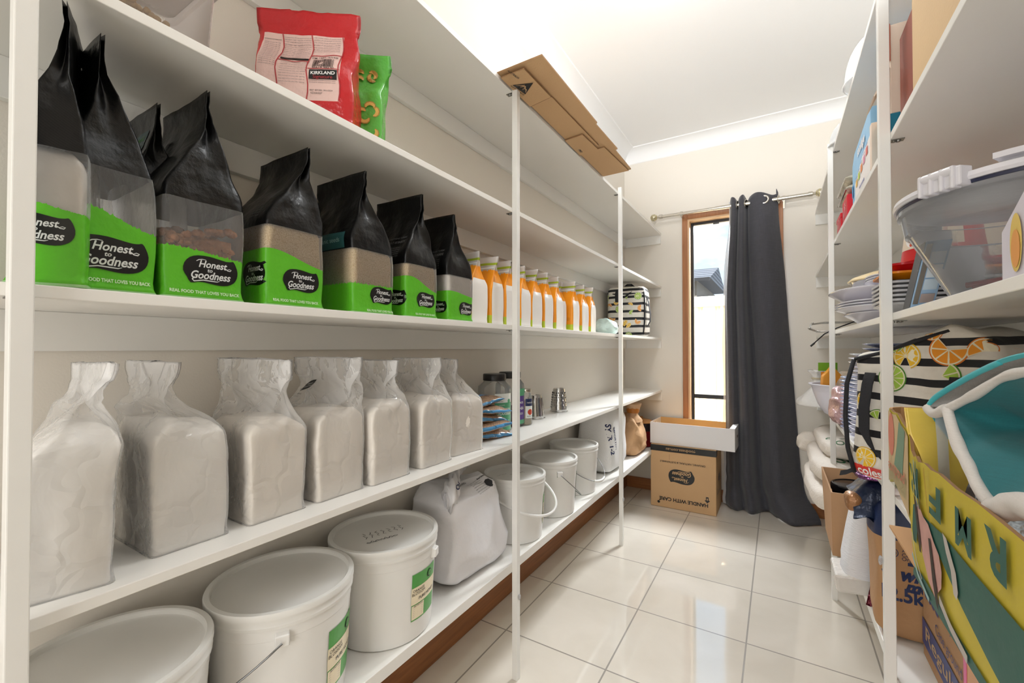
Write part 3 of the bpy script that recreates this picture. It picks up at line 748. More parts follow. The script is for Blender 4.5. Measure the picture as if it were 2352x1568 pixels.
# ---------------------------------------------------------------- clear flour bags
S4 = ZS[3]
def crinkle_film(name, col, op, rough):
    m, t, b, out = new_mat(name)
    b.inputs['Base Color'].default_value = lin(col); b.inputs['Roughness'].default_value = rough; b.inputs['Specular IOR Level'].default_value = .7
    co = N(t, 'ShaderNodeTexCoord'); n1 = N(t, 'ShaderNodeTexNoise'); n1.inputs['Scale'].default_value = 9; n1.inputs['Detail'].default_value = 4; n1.inputs['Distortion'].default_value = 1.2
    mp = N(t, 'ShaderNodeMapping'); mp.inputs['Scale'].default_value = (1, 1, .45); t.links.new(co.outputs['Object'], mp.inputs[0]); t.links.new(mp.outputs[0], n1.inputs['Vector'])
    v = N(t, 'ShaderNodeTexVoronoi', feature='DISTANCE_TO_EDGE'); v.inputs['Scale'].default_value = 14
    ad = N(t, 'ShaderNodeVectorMath', operation='ADD'); t.links.new(mp.outputs[0], ad.inputs[0]); 
    n2 = N(t, 'ShaderNodeTexNoise'); n2.inputs['Scale'].default_value = 12; t.links.new(co.outputs['Object'], n2.inputs['Vector'])
    sc = N(t, 'ShaderNodeVectorMath', operation='SCALE'); sc.inputs['Scale'].default_value = .12; t.links.new(n2.outputs['Color'], sc.inputs[0]); t.links.new(sc.outputs[0], ad.inputs[1])
    t.links.new(ad.outputs[0], v.inputs['Vector'])
    e = math_n(t, 'MINIMUM', v.outputs['Distance'], .25)
    h = math_n(t, 'ADD', math_n(t, 'MULTIPLY', n1.outputs['Fac'], 1.0), math_n(t, 'MULTIPLY', e, 1.1))
    bp = N(t, 'ShaderNodeBump'); bp.inputs['Strength'].default_value = .5; bp.inputs['Distance'].default_value = .018
    t.links.new(h, bp.inputs['Height']); t.links.new(bp.outputs[0], b.inputs['Normal'])
    tr = N(t, 'ShaderNodeBsdfTransparent'); tr.inputs[0].default_value = (.985, .98, .975, 1)
    fr = N(t, 'ShaderNodeFresnel'); fr.inputs[0].default_value = 1.55; t.links.new(bp.outputs[0], fr.inputs['Normal'])
    ms = N(t, 'ShaderNodeMixShader'); t.links.new(math_n(t, 'ADD', math_n(t, 'MULTIPLY', fr.outputs[0], .55), op, clamp=True), ms.inputs[0]); t.links.new(tr.outputs[0], ms.inputs[1]); t.links.new(b.outputs[0], ms.inputs[2]); t.links.new(ms.outputs[0], out.inputs[0])
    return m
def crinkled_flour(name, col):
    m, t, b, out = new_mat(name)
    co = N(t, 'ShaderNodeTexCoord'); n1 = N(t, 'ShaderNodeTexNoise'); n1.inputs['Scale'].default_value = 8; n1.inputs['Detail'].default_value = 5; n1.inputs['Distortion'].default_value = 1.4
    t.links.new(co.outputs['Object'], n1.inputs['Vector'])
    v = N(t, 'ShaderNodeTexVoronoi', feature='DISTANCE_TO_EDGE'); v.inputs['Scale'].default_value = 11
    n2 = N(t, 'ShaderNodeTexNoise'); n2.inputs['Scale'].default_value = 9; t.links.new(co.outputs['Object'], n2.inputs['Vector'])
    sc = N(t, 'ShaderNodeVectorMath', operation='SCALE'); sc.inputs['Scale'].default_value = .2; t.links.new(n2.outputs['Color'], sc.inputs[0])
    ad = N(t, 'ShaderNodeVectorMath', operation='ADD'); t.links.new(co.outputs['Object'], ad.inputs[0]); t.links.new(sc.outputs[0], ad.inputs[1]); t.links.new(ad.outputs[0], v.inputs['Vector'])
    h = math_n(t, 'ADD', n1.outputs['Fac'], math_n(t, 'MULTIPLY', math_n(t, 'MINIMUM', v.outputs['Distance'], .12), 2.2))
    bp = N(t, 'ShaderNodeBump'); bp.inputs['Strength'].default_value = .4; bp.inputs['Distance'].default_value = .02
    t.links.new(h, bp.inputs['Height']); t.links.new(bp.outputs[0], b.inputs['Normal'])
    c = lin(col); t.links.new(mixc(t, n1.outputs['Fac'], tuple(x*.95 for x in c[:3])+(1,), c), b.inputs['Base Color'])
    b.inputs['Roughness'].default_value = .32; b.inputs['Specular IOR Level'].default_value = .6
    return m
fm = crinkle_film('milky_bag_film', 'FFFFFF', .20, .10)
fl2 = crinkled_flour('cream_flour', 'FDF6EC')
fl1 = crinkled_flour('whiter_flour', 'FCF9F4')
def flour_bag(label, y0, y1, xf, h, fh, peak, seed, hx=.085, neck=.2, twist=0, fill=.66, fmat=fl2, rz=0, sealw=.8, kx=0):
    hy = (y1-y0)/2
    g = thing('flour_bag', label, 'flour bag', (xf-hx, (y0+y1)/2, S4+.0005), rz, 'clear flour bags on the shelf below the black bags')
    o = bag_mesh(hx, hy, h, fill, seed, peak=peak, neck=neck, nz=.010, gus=.6, sealw=sealw, twist=twist, seal=.9, jag=.004, nh=56, flare=.003, kx=kx).build('bag_film', fm, g, smooth=True, angle=180)
    c = bag_mesh(hx, hy, h, fill, seed, peak=peak, neck=neck, nz=.010, gus=.6, sealw=sealw, twist=twist, seal=.9, inset=.0018, top=fh/h, nh=22, flare=0)
    # soften top edge of the flour
    stuff(c.build('flour_filling', fmat, g, smooth=True, angle=50))
    # crimped seal lines at the top
    return g, o
flour_bag('large clear bag of white flour at the near post, first in the row', .150, .246, -.790, .300, .215, (-.030, .030), 11, neck=.22, fmat=fl1, fill=.74, hx=.080, twist=.30, sealw=.95, rz=-.22)
flour_bag('clear flour bag with a pinched twisted top, second from the near post', .284, .392, -.818, .298, .205, (-.020, -.020), 12, neck=.38, twist=.5, sealw=.6, fill=.70, fmat=fl1)
flour_bag('clear flour bag with a flat upright seal, between the twisted-top bag and the leaf-printed one', .426, .535, -.815, .300, .185, (-.010, .002), 13, neck=.06, fill=.64, twist=.35, sealw=1.05)
g, o = flour_bag('clear flour bag with a small black leaf print on its side', .562, .680, -.815, .300, .185, (-.005, .030), 14, neck=.14, fill=.66, sealw=1.08, twist=.30)
lf = Flat().star([(-.011, -.008), (-.013, .002), (-.006, .009), (.004, .012), (.014, .013), (.012, .004), (.008, -.005), (0, -.009), (-.013, -.013)], 0, 0).text('Honest', .0, .004, .015, 1, 1, shear=.3, rot=.3).text('Goodness', .0, -.002, .018, 1, 1, shear=.3, rot=.3)
lf.text('ORGANIC', -.004, -.018, .016, 0, 1).text('WHEAT', -.004, -.023, .011, 0, 1)
wrap('leaf_print', lf, [INK, SILV], g, (-.035, -.045, .235), (1, 0, 0), (0, 0, 1), o)
flour_bag('clear flour bag with a rounded bulging shoulder, right of the leaf-printed bag', .696, .818, -.806, .292, .190, (-.010, .012), 15, neck=.12, twist=.22, fill=.68, sealw=.98)
flour_bag('clear flour bag with a dusty folded top, second from the stack of blue packets', .862, .985, -.806, .292, .185, (-.006, .012), 16, neck=.05, fill=.66, sealw=1.0, twist=.2)
flour_bag('clear flour bag beside the stack of blue packets, leaning right', 1.012, 1.150, -.812, .285, .175, (-.020, -.020), 17, neck=.10, twist=.1, fill=.66, rz=-.10, sealw=.9)

# ---------------------------------------------------------------- stack of blue seed packets
def pillow(lx, ly, th, seed=0, edge=.012, n=26, nzz=.003):
    vs = []; m = MB()
    for sgn in (1, -1):
        for j in range(n+1):
            for i in range(n+1):
                u = -1+2*i/n; v = -1+2*j/n
                e = (1-abs(u)**3.2)*(1-abs(v)**3.2)
                z = sgn*(th/2)*max(0, e)**.55
                q = noise.noise_vector((u*3+seed, v*3, seed*2.3+sgn)); q2 = noise.noise_vector((u*8+seed, v*8, sgn*3))
                z += nzz*(q.z+q2.z*.6)*min(1, e*3+.2)
                vs.append((u*lx/2*(1-.03*(1-v*v))+q.x*.002, v*ly/2*(1-.03*(1-u*u))+q.y*.002, z))
    N1 = (n+1)**2; fs = []
    for j in range(n):
        for i in range(n):
            a = j*(n+1)+i; fs.append((a, a+1, a+n+2, a+n+1)); fs.append((N1+a, N1+a+n+1, N1+a+n+2, N1+a+1))
    for i in range(n):
        fs.append((i+1, i, N1+i, N1+i+1)); b0 = n*(n+1); fs.append((b0+i, b0+i+1, N1+b0+i+1, N1+b0+i))
        fs.append(((i)*(n+1), (i+1)*(n+1), N1+(i+1)*(n+1), N1+i*(n+1))); fs.append(((i+1)*(n+1)+n, i*(n+1)+n, N1+i*(n+1)+n, N1+(i+1)*(n+1)+n))
    m.add(vs, fs); return m
def packet_mat(name, a, b_, c=None):
    m, t, b, out = new_mat(name)
    co = N(t, 'ShaderNodeTexCoord'); s = N(t, 'ShaderNodeSeparateXYZ'); t.links.new(co.outputs['Object'], s.inputs[0])
    ay = math_n(t, 'ABSOLUTE', s.outputs[1]); ax = math_n(t, 'ABSOLUTE', s.outputs[0])
    edge = math_n(t, 'MAXIMUM', math_n(t, 'GREATER_THAN', ay, .080), math_n(t, 'GREATER_THAN', ax, .0595))
    nz = N(t, 'ShaderNodeTexVoronoi'); nz.inputs['Scale'].default_value = 260; t.links.new(co.outputs['Object'], nz.inputs['Vector'])
    seeds = mixc(t, nz.outputs['Distance'], lin('C2A287'), lin('8A6A50'))
    t.links.new(mixc(t, edge, seeds, lin(a)), b.inputs['Base Color']); b.inputs['Roughness'].default_value = .22
    n2 = N(t, 'ShaderNodeTexNoise'); n2.inputs['Scale'].default_value = 60; t.links.new(co.outputs['Object'], n2.inputs['Vector'])
    bp = N(t, 'ShaderNodeBump'); bp.inputs['Strength'].default_value = .4; bp.inputs['Distance'].default_value = .006
    t.links.new(n2.outputs['Fac'], bp.inputs['Height']); t.links.new(bp.outputs[0], b.inputs['Normal'])
    return m
blue = packet_mat('blue_seed_packet', '4C8FBE', 'C2A287')
PL = ['blue and clear seed packet lying at the bottom of the packet stack', 'blue and clear seed packet second from the bottom of the stack', 'blue and clear seed packet third from the bottom of the stack', 'blue and silver seed packet second from the top of the stack', 'pale blue seed packet lying on top of the stack']
zz = S4+.019
for i in range(5):
    t_ = thing('seed_packet', PL[i], 'food packet', (-.905+.012*(i % 2), 1.292-.022*(i > 0)-.006*i, zz), (-.15, -.25, -.05, -.2, .05)[i], 'blue seed packets stacked beside the clear flour bags')
    t_.rotation_euler[0] = (-.10, .05, -.16, -.08, .04)[i]; t_.rotation_euler[1] = (.10, .04, .12, .08, .02)[i]
    o = pillow(.13, .185 if i != 4 else .17, .036 if i < 3 else .030, i*3.3).build('packet_film', blue, t_, smooth=True, angle=180)
    f = Flat().rect(-.028, .028, -.012, .012, 0, 0).text('SUNFLOWER', 0, .004, .045, 1, 1, bold=.02).text('organic', 0, -.008, .03, 1, 1)
    wrap('front_label', f, [mat('packet_blue', '2F7FBE', .3), WINK], t_, (0, .03, .02), (0, 1, 0), (-1, 0, 0), o)
    wrap('red_badge', Flat().disc(0, 0, .014, 0, 0), [mat('packet_red', 'C4533A', .3)], t_, (.0, -.045, .02), (0, 1, 0), (-1, 0, 0), o)
    zz += (.031, .030, .029, .027, .024)[i]

# ---------------------------------------------------------------- jars
clearp = film('clear_jar_plastic', 'E8EDEC', .10, .06, .05, 10)
seedm = grain_mat('golden_seeds', 'D9A14C', '8A5F25', 300); chia = grain_mat('dark_seeds', '5A5450', '1F1D1C', 420); beige = grain_mat('beige_powder', 'E2D5BD', 'B9A98C', 500)
blackp = mat('black_plastic', '121213', .35)
def label_arc(name, R, a0, a1, z0, z1, mats, parent, draw=None, cx=0, cy=0, rf=None):
    """flat drawing bent round a cylinder; draw works in metres with (0,0) at label centre"""
    f = Flat().rect(-(a1-a0)*R/2, (a1-a0)*R/2, -(z1-z0)/2, (z1-z0)/2, 0, 0)
    if draw: draw(f)
    am = (a0+a1)/2; zm = (z0+z1)/2; m = MB()
    for vs, fs, mi, ly in f.items:
        m.add([(cx+((rf(zm+y) if rf else R)+.0007+.0005*ly)*math.cos(am+x/R), cy+((rf(zm+y) if rf else R)+.0007+.0005*ly)*math.sin(am+x/R), zm+y) for x, y in vs], fs, mi)
    return m.build(name, mats, parent)
def jar(label, x, y, R, h, rl, lidh, content, ch, lab, lid=blackp, cat='jar'):
    t_ = thing('food_jar', label, cat, (x, y, S4+.0005))
    MB().lathe([(R*.9, 0), (R, .006), (R, h*.72), (R*.97, h*.78), (rl*1.02, h*.86), (rl*.97, h*.88), (rl*.97, h*.98)], seg=44, caps=True).build('jar_body', clearp, t_, smooth=True, angle=50)
    L_ = MB(); n = 60
    rings = [[(r*(1+(.012 if (i % 2 and k in (1, 2)) else 0))*math.cos(2*PI*i/n), r*(1+(.012 if (i % 2 and k in (1, 2)) else 0))*math.sin(2*PI*i/n), z) for i in range(n)] for k, (r, z) in enumerate([(rl, h-lidh), (rl*1.03, h-lidh+.001), (rl*1.03, h-.003), (rl*.98, h)])]
    L_.loft(rings); L_.build('lid', lid, t_, smooth=True, angle=40)
    stuff(MB().lathe([(R*.86, .002), (R*.955, .008), (R*.955, ch), (R*.5, ch+.002)], seg=32).build('jar_filling', content, t_, smooth=True, angle=50))
    lab(t_, R)
    return t_
lg, lw, lp = mat('label_green', '58A77B', .4), mat('label_white', 'E9EDE7', .4), mat('label_purple', '5B3B8C', .4)
def lab1(t_, R):
    a = -.35
    label_arc('front_label', R, a-.62, a+.62, .012, .150, [lg, lw, INK, lp], t_, lambda f: (f.rect(-.62*R, .62*R, .035, .069, 1, 1), f.text('CERTIFIED', -.012, .026, .025, 1, 2), f.text('GOLDEN', .002, .010, .052, 1, 2, bold=.02), f.text('FLAXSEED', .002, -.006, .056, 1, 2, bold=.02), f.text('ORGANIC', -.002, -.035, .05, 1, 2, bold=.02), f.disc(.022, .040, .008, 0, 2), f.disc(-.018, .052, .006, 2, 2), f.text('NON GMO', -.018, .040, .02, 2, 2)))
def lab2(t_, R):
    a = -.2
    label_arc('front_label', R, a-.62, a+.62, .012, .155, [lp, lw, lg, INK], t_, lambda f: (f.rect(-.62*R, .62*R, .042, .0715, 2, 1), f.text('BLACK', 0, .015, .036, 1, 2, bold=.03), f.text('CHIA', 0, -.008, .04, 1, 2, bold=.03), f.text('SEEDS', 0, -.03, .03, 1, 2), f.rect(-.62*R, .62*R, -.0715, -.055, 2, 1)))
def lab3(t_, R):
    label_arc('front_label', R, -1.1, .5, .03, .11, [lw, mat('label_red', 'C7472C', .4), INK, mat('label_navy', '22305A', .4)], t_, lambda f: (f.rect(-.8*R, .8*R, .01, .04, 3, 1), f.disc(0, -.015, .012, 1, 1), f.text('natural', 0, .025, .03, 0, 2), f.text('ALMOND', 0, -.032, .03, 2, 2)))
jar('large clear jar with black lid and green golden flaxseed label', -.935, 1.400, .064, .222, .043, .026, seedm, .10, lab1)
jar('large clear jar with black lid and purple chia label, mostly behind the middle post', -.955, 1.545, .060, .222, .043, .026, chia, .075, lab2)
jar('small narrow glass jar with silver lid and white label, just right of the middle post', -.905, 1.592, .026, .150, .022, .014, beige, .10, lab3, lid=nick)

# ---------------------------------------------------------------- drum grater cones
st = mat('stainless_steel', 'C6C6C4', .18, 1, bump=.05, bscale=40); hole = mat('grater_hole', '2A2A2A', .5)
def grater(label, x, y, r0, r1, h, slots):
    t_ = thing('grater_drum', label, 'grater drum', (x, y, S4+.0005), group='steel grater drums on the shelf')
    MB().lathe([(r0*1.12, 0), (r0*1.12, .002), (r0, .004), (r0, .012), (r0*1.01, .0125), (lerp(r0, r1, .92), h*.93), (r1, h*.96), (r1*.97, h), (r1*.85, h+.001), (r1*.82, h-.002)], seg=48).build('drum', st, t_, smooth=True, angle=30)
    m = MB(); m2 = MB()
    if slots:
        rows, cols = 7, 16
        for j in range(rows):
            z = .02+(h-.032)*(j+.2)/rows
            for i in range(cols):
                a = 2*PI*(i+.5*(j % 2))/cols; r = lerp(r0, r1, z/h)+.0006; w = .0024; hh = .0042
                c_, s_ = math.cos(a), math.sin(a)
                P = lambda d, zz_, rr: (rr*c_-d*s_, rr*s_+d*c_, zz_)
                m.add([P(-w, z-hh, r), P(w, z-hh, r), P(w, z+hh, r), P(-w, z+hh, r)], [(0, 1, 2, 3)])
                m2.add([P(w*.4, z-hh, r), P(w*1.6, z-hh, r+.0022), P(w*1.6, z+hh, r+.0022), P(w*.4, z+hh, r)], [(0, 1, 2, 3)])
    else:
        for i in range(14):
            a = 2*PI*i/14; pts = []
            for q in (.1, .5, .9):
                z = h*q; r = lerp(r0, r1, q)+.0008; pts.append((r*math.cos(a), r*math.sin(a), z))
            m.tube(pts, .0009, 5)
            m2.tube([(p[0]*1.012*math.cos(.05)-p[1]*math.sin(.05), p[1]*1.012+p[0]*math.sin(.05), p[2]) for p in pts], .0012, 5)
    m.build('slots', hole, t_); m2.build('blades', st, t_)
grater('upturned steel grater drum with fine vertical blades, left of the slotted one', -.955, 1.765, .042, .030, .104, False)
grater('upturned steel grater drum with rows of raised slots, right of the bladed one', -.950, 2.010, .041, .029, .116, True)
# ================================================================ left side, bottom shelf: buckets and sacks
S5 = ZS[4]; S2 = ZS[1]; S1 = ZS[0]
buck = mat('bucket_plastic', 'E9E8E5', .38, sub=.0, bump=.03, bscale=30, var=.015, vscale=10)
lidm = mat('bucket_lid', 'E4E3DF', .42, bump=.05, bscale=25, var=.02, vscale=9)
wire = mat('handle_wire', '8F9091', .3, 1); pen = mat('marker_pen', '3A3B40', .6)
gr_l, cr_l = mat('honey_label_green', '4FA048', .35), mat('honey_label_cream', 'F1E4C6', .4)
def bucket(label, x, y, R, zl, hang=None, lab=None, lugs=True, plastic=False, scrib=0, Rb=None, group=None):
    H = zl-S5-.002; Rb = Rb or R*.90
    t_ = thing('storage_bucket', label, 'bucket', (x, y, S5+.0005), group=group)
    zr = H-.052
    MB().lathe([(Rb*.94, .004), (Rb*.97, 0), (Rb, .004), (lerp(Rb, R, .8), zr), (R*.985, zr+.001), (R*.99, zr+.022), (R*.975, zr+.024), (R*.975, H-.020)], seg=72).build('bucket_body', buck, t_, smooth=True, angle=30)
    l_ = MB().lathe([(R*.985, H-.030), (R*1.015, H-.030), (R*1.02, H-.024), (R*1.012, H-.022), (R*1.012, H-.012), (R*1.03, H-.011), (R*1.03, H-.003), (R*1.02, H), (R*.955, H), (R*.94, H-.002), (R*.93, H-.009), (R*.90, H-.011), (R*.5, H-.009), (.01, H-.0085)], seg=72).build('lid', lidm, t_, smooth=True, angle=30)
    random.seed(int(abs(x*1000+y*777)))
    if scrib:
        f = Flat()
        if scrib == 1:
            for w in range(7):
                a = -.05+.016*w; pts = [(a+.004*math.sin(k*2.1+w), .02-.006*k+.003*math.cos(k*3+w)) for k in range(6)]; f.line(pts, .0016, 0, 0)
            pts = [(-.06+.0035*k, -.035+.004*math.sin(k*1.9)+.002*math.sin(k*5)) for k in range(24)]; f.line(pts, .0020, 0, 0)
            pts = [(-.06+.0035*k, -.038+.003*math.sin(k*2.3+1)) for k in range(22)]; f.line(pts, .0012, 0, 0)
        else:
            pts = [(-.02+.0025*k, .0+.006*math.sin(k*1.7)+.003*math.sin(k*4)) for k in range(26)]; f.line(pts, .0018, 0, 0)
            pts = [(-.07+.004*k, .02+.002*math.sin(k*1.9)) for k in range(12)]; f.line(pts, .001, 0, 0)
        wrap('pen_writing', f, [pen], t_, (.0, 0, H-.007), (.35, .94, 0), (-.94, .35, 0), l_, off=.0004)
    if lab:
        a0, a1, z0, z1 = lab; am = (z0+z1)/2
        def dr(f):
            w_ = (a1-a0)*R/2; h_ = (z1-z0)/2
            f.rect(-w_*.97, w_*.97, -.30*h_, .42*h_, 1, 1); f.rect(-w_*.93, -w_*.1, -.94*h_, -.34*h_, 1, 1)
            f.text('ORANGE', -w_*.5, .28*h_, w_*.75, 2, 2).text('BLOSSOM', -w_*.5, .14*h_, w_*.85, 2, 2).text('PURE HONEY', w_*.15, -.10*h_, w_*1.3, 2, 2, bold=.01)
            f.disc(w_*.3, .7*h_, w_*.2, 2, 2); f.disc(w_*.3, .7*h_, w_*.15, 0, 3); f.text('PURE', w_*.3, .7*h_, w_*.2, 2, 4)
            for k in range(6): f.rect(-w_*.85, -w_*.2, (-.42-.08*k)*h_, (-.415-.08*k)*h_, 2, 2, 1)
            f.text('NUTRITION', -w_*.5, -.38*h_, w_*.6, 2, 2)
        label_arc('honey_label', lerp(Rb, R, .8*am/zr), a0, a1, z0, z1, [gr_l, cr_l, INK], t_, dr, rf=lambda z: lerp(Rb, lerp(Rb, R, .8), (z-.004)/(zr-.004))+.0004)
    if lugs is not None:
        la = lugs if isinstance(lugs, (int, float)) and not isinstance(lugs, bool) else 0
        for a in (la, la+PI):
            m = MB(); rr = R*1.0
            c_, s_ = math.cos(a), math.sin(a)
            P = lambda d, o_, z: (c_*(rr+o_)-s_*d, s_*(rr+o_)+c_*d, z)
            for (d0, d1, o0, o1, z0_, z1_) in ((-.012, .012, -.006, .009, zr-.012, zr+.016),):
                m.add([P(d0, o0, z0_), P(d1, o0, z0_), P(d1, o1, z0_+.004), P(d0, o1, z0_+.004), P(d0, o0, z1_), P(d1, o0, z1_), P(d1, o1, z1_-.004), P(d0, o1, z1_-.004)],
                      [(0, 3, 2, 1), (4, 5, 6, 7), (0, 1, 5, 4), (1, 2, 6, 5), (2, 3, 7, 6), (3, 0, 4, 7)])
            m.build('handle_lug', buck, t_, bevel=.002)
    if hang is not None:
        la, side, drop, grip = hang     # lug axis angle, hang direction angle, droop
        ax = Vector((math.cos(la), math.sin(la), 0)); out = Vector((math.cos(side), math.sin(side), 0))
        Rh = R+.014; pts = []
        for k in range(29):
            q = PI*k/28; pts.append(tuple(ax*Rh*math.cos(q) + (out*(R+.022) + Vector((0, 0, -drop)))*math.sin(q)**.9 + Vector((0, 0, zr+.002))))
        h_ = MB().tube(pts, .0018 if not plastic else .005, 8 if not plastic else 10).build('handle', wire if not plastic else buck, t_, smooth=True, angle=180)
        if grip: MB().tube(pts[11:18], .0065, 12).build('grip', buck, h_, smooth=True, angle=60)
    return t_
GB = 'white lidded buckets on the bottom left shelf'
bucket('white bucket nearest the viewer, its lid cut off at the photo bottom left corner', -.885, .252, .132, .625, group=GB)
bucket('white bucket with a clean lid and wire handle, second from the photo left', -.882, .530, .134, .625, hang=(-.55, -1.9, .10, 0), lab=(.12, .85, .04, .16), lugs=-.55+0, group=GB)
bucket('white bucket with pen writing on its lid and a green honey label facing out', -.885, .806, .134, .625, lab=(-.22, .50, .05, .165), lugs=.42, scrib=1, group=GB)
bucket('white bucket with ink-smudged lid and plastic handle, behind the middle post', -.872, 1.448, .116, .622, hang=(1.2, .0, .09, 0), plastic=True, lab=(.25, .85, .05, .16), lugs=1.2, scrib=2, group=GB)
bucket('white bucket with a thin wire handle hanging diagonally across its front', -.870, 1.745, .120, .620, hang=(-.75, .82, .13, 0), lab=(.35, .9, .05, .17), lugs=-.75, group=GB)
bucket('white bucket farthest along the row, its wire handle carrying a white grip', -.890, 2.060, .120, .617, hang=(1.35, .0, .12, 1), lugs=1.35, group=GB)

def sackmb(rx, ry, rz, e1=.35, e2=.35, seed=0, nz=.01, n=56, k=36, sag=0, taper=0, crease=.5, top=0):
    """soft filled sack: superellipsoid flattened on its base, z from 0 up"""
    m = MB(); rings = []
    def sp(v, e): return math.copysign(abs(v)**e, v)
    for j in range(k+1):
        a = -PI/2+PI*j/k; ca = max(1e-4, math.cos(a)); sa = math.sin(a); r = []
        for i in range(n):
            b_ = 2*PI*i/n
            x = sp(ca, e1)*sp(math.cos(b_), e2); y = sp(ca, e1)*sp(math.sin(b_), e2); z = sp(sa, e1)
            tp = 1-taper*(z+1)/2; p = Vector((x*rx*tp, y*ry*tp, z*rz+rz))
            q = noise.noise_vector((p.x*9+seed, p.y*9+seed*2, p.z*9)); q2 = noise.noise_vector((p.x*24, p.y*24+seed, p.z*24))
            rid = (1-abs(noise.noise((p.x*14+seed, p.y*14, p.z*20)))*2)
            w = min(1, (p.z)/.03) if p.z < .03 else 1
            d = (q*1.1+q2*.45)*nz*w
            nrm = Vector((x/rx, y/ry, z/rz)).normalized()
            p = p + d + nrm*(rid*crease*nz*w)
            if top and z > 0: p.z += top*z**2*noise.noise((x*3+seed, y*3, 2))
            p.z = max(p.z, 0)
            r.append(tuple(p))
        rings.append(r)
    m.loft(rings); return m
plasac = mat('white_sack_plastic', 'E6E5E8', .32, bump=.35, bscale=22); navyp = mat('navy_print', '1C2A55', .5)
t_ = thing('flour_sack', 'white plastic sack with rolled crumpled top, between two white buckets', 'sack', (-.905, 1.135, S5+.0005))
o = sackmb(.108, .152, .138, .38, .36, 3, .015, taper=.16, crease=.8).build('sack_body', plasac, t_, smooth=True, angle=180)
rings = []
for k in range(34):
    f = k/33; c = Vector((lerp(.065, -.07, f)+.01*math.sin(f*8), lerp(-.13, .125, f), lerp(.265, .325, f)+.006*math.sin(f*11))); r = lerp(.036, .030, f); ring = []
    for i in range(30):
        a = 2*PI*i/30; q = noise.noise((math.cos(a)*1.8+f*7, math.sin(a)*1.8, f*9)); q2 = noise.noise((math.cos(a)*5, math.sin(a)*5, f*22))
        rr = r*(1+.35*q+.22*q2); ring.append((c.x+rr*math.cos(a)*.9, c.y-rr*math.cos(a)*.35, c.z+rr*math.sin(a)))
    rings.append(ring)
rl = MB().loft(rings, True, True)
# inner spiral fold visible at the rolled end
rl.loft([[(p[0]*.55+.065*.45, p[1]-.008, p[2]*.55+.265*.45) for p in rings[0]], [(p[0]*.4+.065*.6, p[1]+.02, p[2]*.4+.265*.6) for p in rings[0]]], False, True)
rl = rl.build('rolled_top', plasac, t_, smooth=True, angle=180)
f = Flat().text('ONIC', -.045, -.006, .050, 0, 1, bold=.04, rot=.5).text('O', .004, .012, .020, 0, 1, bold=.06, rot=.5)
wrap('brand_print', f, [navyp], t_, (.05, -.03, .29), (.2, .98, .1), (-.55, .1, .83), rl)
f = Flat()
for k in range(7): f.text('Organic strong bakers flour milled from wheat', .0, .035-.008*k, .07, 0, 1)
f.text('CERTIFIED', -.03, .052, .05, 0, 1, bold=.02).text('Bread Baking', .05, .035, .04, 0, 1, bold=.03)
f.star([(-.018+.05, .0), (-.012+.05, .014), (.05, .018), (.062, .014), (.066, 0), (.058, -.012), (.05, -.016), (.04, -.012)], 0, 1)
for k in range(6): f.rect(.075, .105, .012-.007*k, .0135-.007*k, 0, 1, 1)
wrap('product_print', f, [mat('sack_ink', '2B2B2E', .6)], t_, (.06, .02, .235), (-.15, .98, .0), (-.75, -.1, .66), o)

woven = mat('woven_white_sack', 'E9E8E6', .75, bump=.3, bscale=240, var=.03, vscale=30)
t_ = thing('rice_sack', 'upright white woven sack with black vertical lettering, behind the farthest bucket', 'sack', (-.90, 2.52, S5+.0005))
o = sackmb(.112, .185, .185, .42, .45, 8, .010, taper=.10, crease=.3).build('sack_body', woven, t_, smooth=True, angle=180)
f = Flat().text('IMPORTED', 0, 0, .13, 0, 1, bold=.02).text('SY /R  1-2', 0, -.045, .17, 0, 1, bold=.03)
wrap('stencil_print', f, [navyp], t_, (.11, -.10, .20), (-.05, .1, -1), (.15, .98, 0), o)
paper = mat('brown_paper', 'C79E74', .7, bump=.3, bscale=60, var=.08, vscale=18)
t_ = thing('paper_sack', 'crumpled brown paper sack with orange tape round its twisted neck, beyond the woven sack', 'sack', (-.875, 2.95, S5+.0005))
o = sackmb(.105, .135, .125, .5, .55, 13, .016, taper=.25, crease=.8).build('sack_body', paper, t_, smooth=True, angle=180)
nk = MB(); rings = []
for k in range(14):
    f_ = k/13; r = lerp(.06, .034, sm(0, .5, f_))+.022*sm(.5, 1, f_); rings.append([((r*(1+.2*noise.noise((math.cos(2*PI*i/28)*2, math.sin(2*PI*i/28)*2, f_*4))))*math.cos(2*PI*i/28)+.03, (r*(1+.25*noise.noise((math.cos(2*PI*i/28)*3, f_, 5))))*math.sin(2*PI*i/28)+.01, .215+.125*f_) for i in range(28)])
nk.loft(rings, False, True).build('twisted_neck', mat('clear_tan_film', 'DDB48C', .3, bump=.4, bscale=50), t_, smooth=True, angle=180)
MB().lathe([(.040, 0), (.043, .006), (.043, .04), (.040, .046)], (.03, .01, .275), 24).build('tape_band', mat('orange_brown_tape', 'C77A2E', .35), t_, smooth=True)
t_ = thing('cooking_pot', 'small dark red pot with an amber lid beyond the paper sack, below the shelf end', 'pot', (-.865, 3.245, S5+.0005))
MB().lathe([(.085, 0), (.095, .006), (.100, .11), (.104, .115), (.097, .116), (.09, .01), (.02, .008)], seg=36).build('pot_body', mat('dark_red_enamel', '7A1D20', .25), t_, smooth=True, angle=40)
MB().lathe([(.104, .117), (.104, .122), (.098, .124), (.098, .165), (.102, .168), (.102, .172)], seg=36, caps=False).build('upper_band', mat('dark_glass_band', '2A2426', .12), t_, smooth=True, angle=40)
MB().lathe([(.103, .172), (.103, .176), (.06, .19), (.012, .196), (.012, .21), (.0, .212)], seg=36).build('pot_lid', mat('amber_lid', 'B9824A', .15), t_, smooth=True, angle=40)

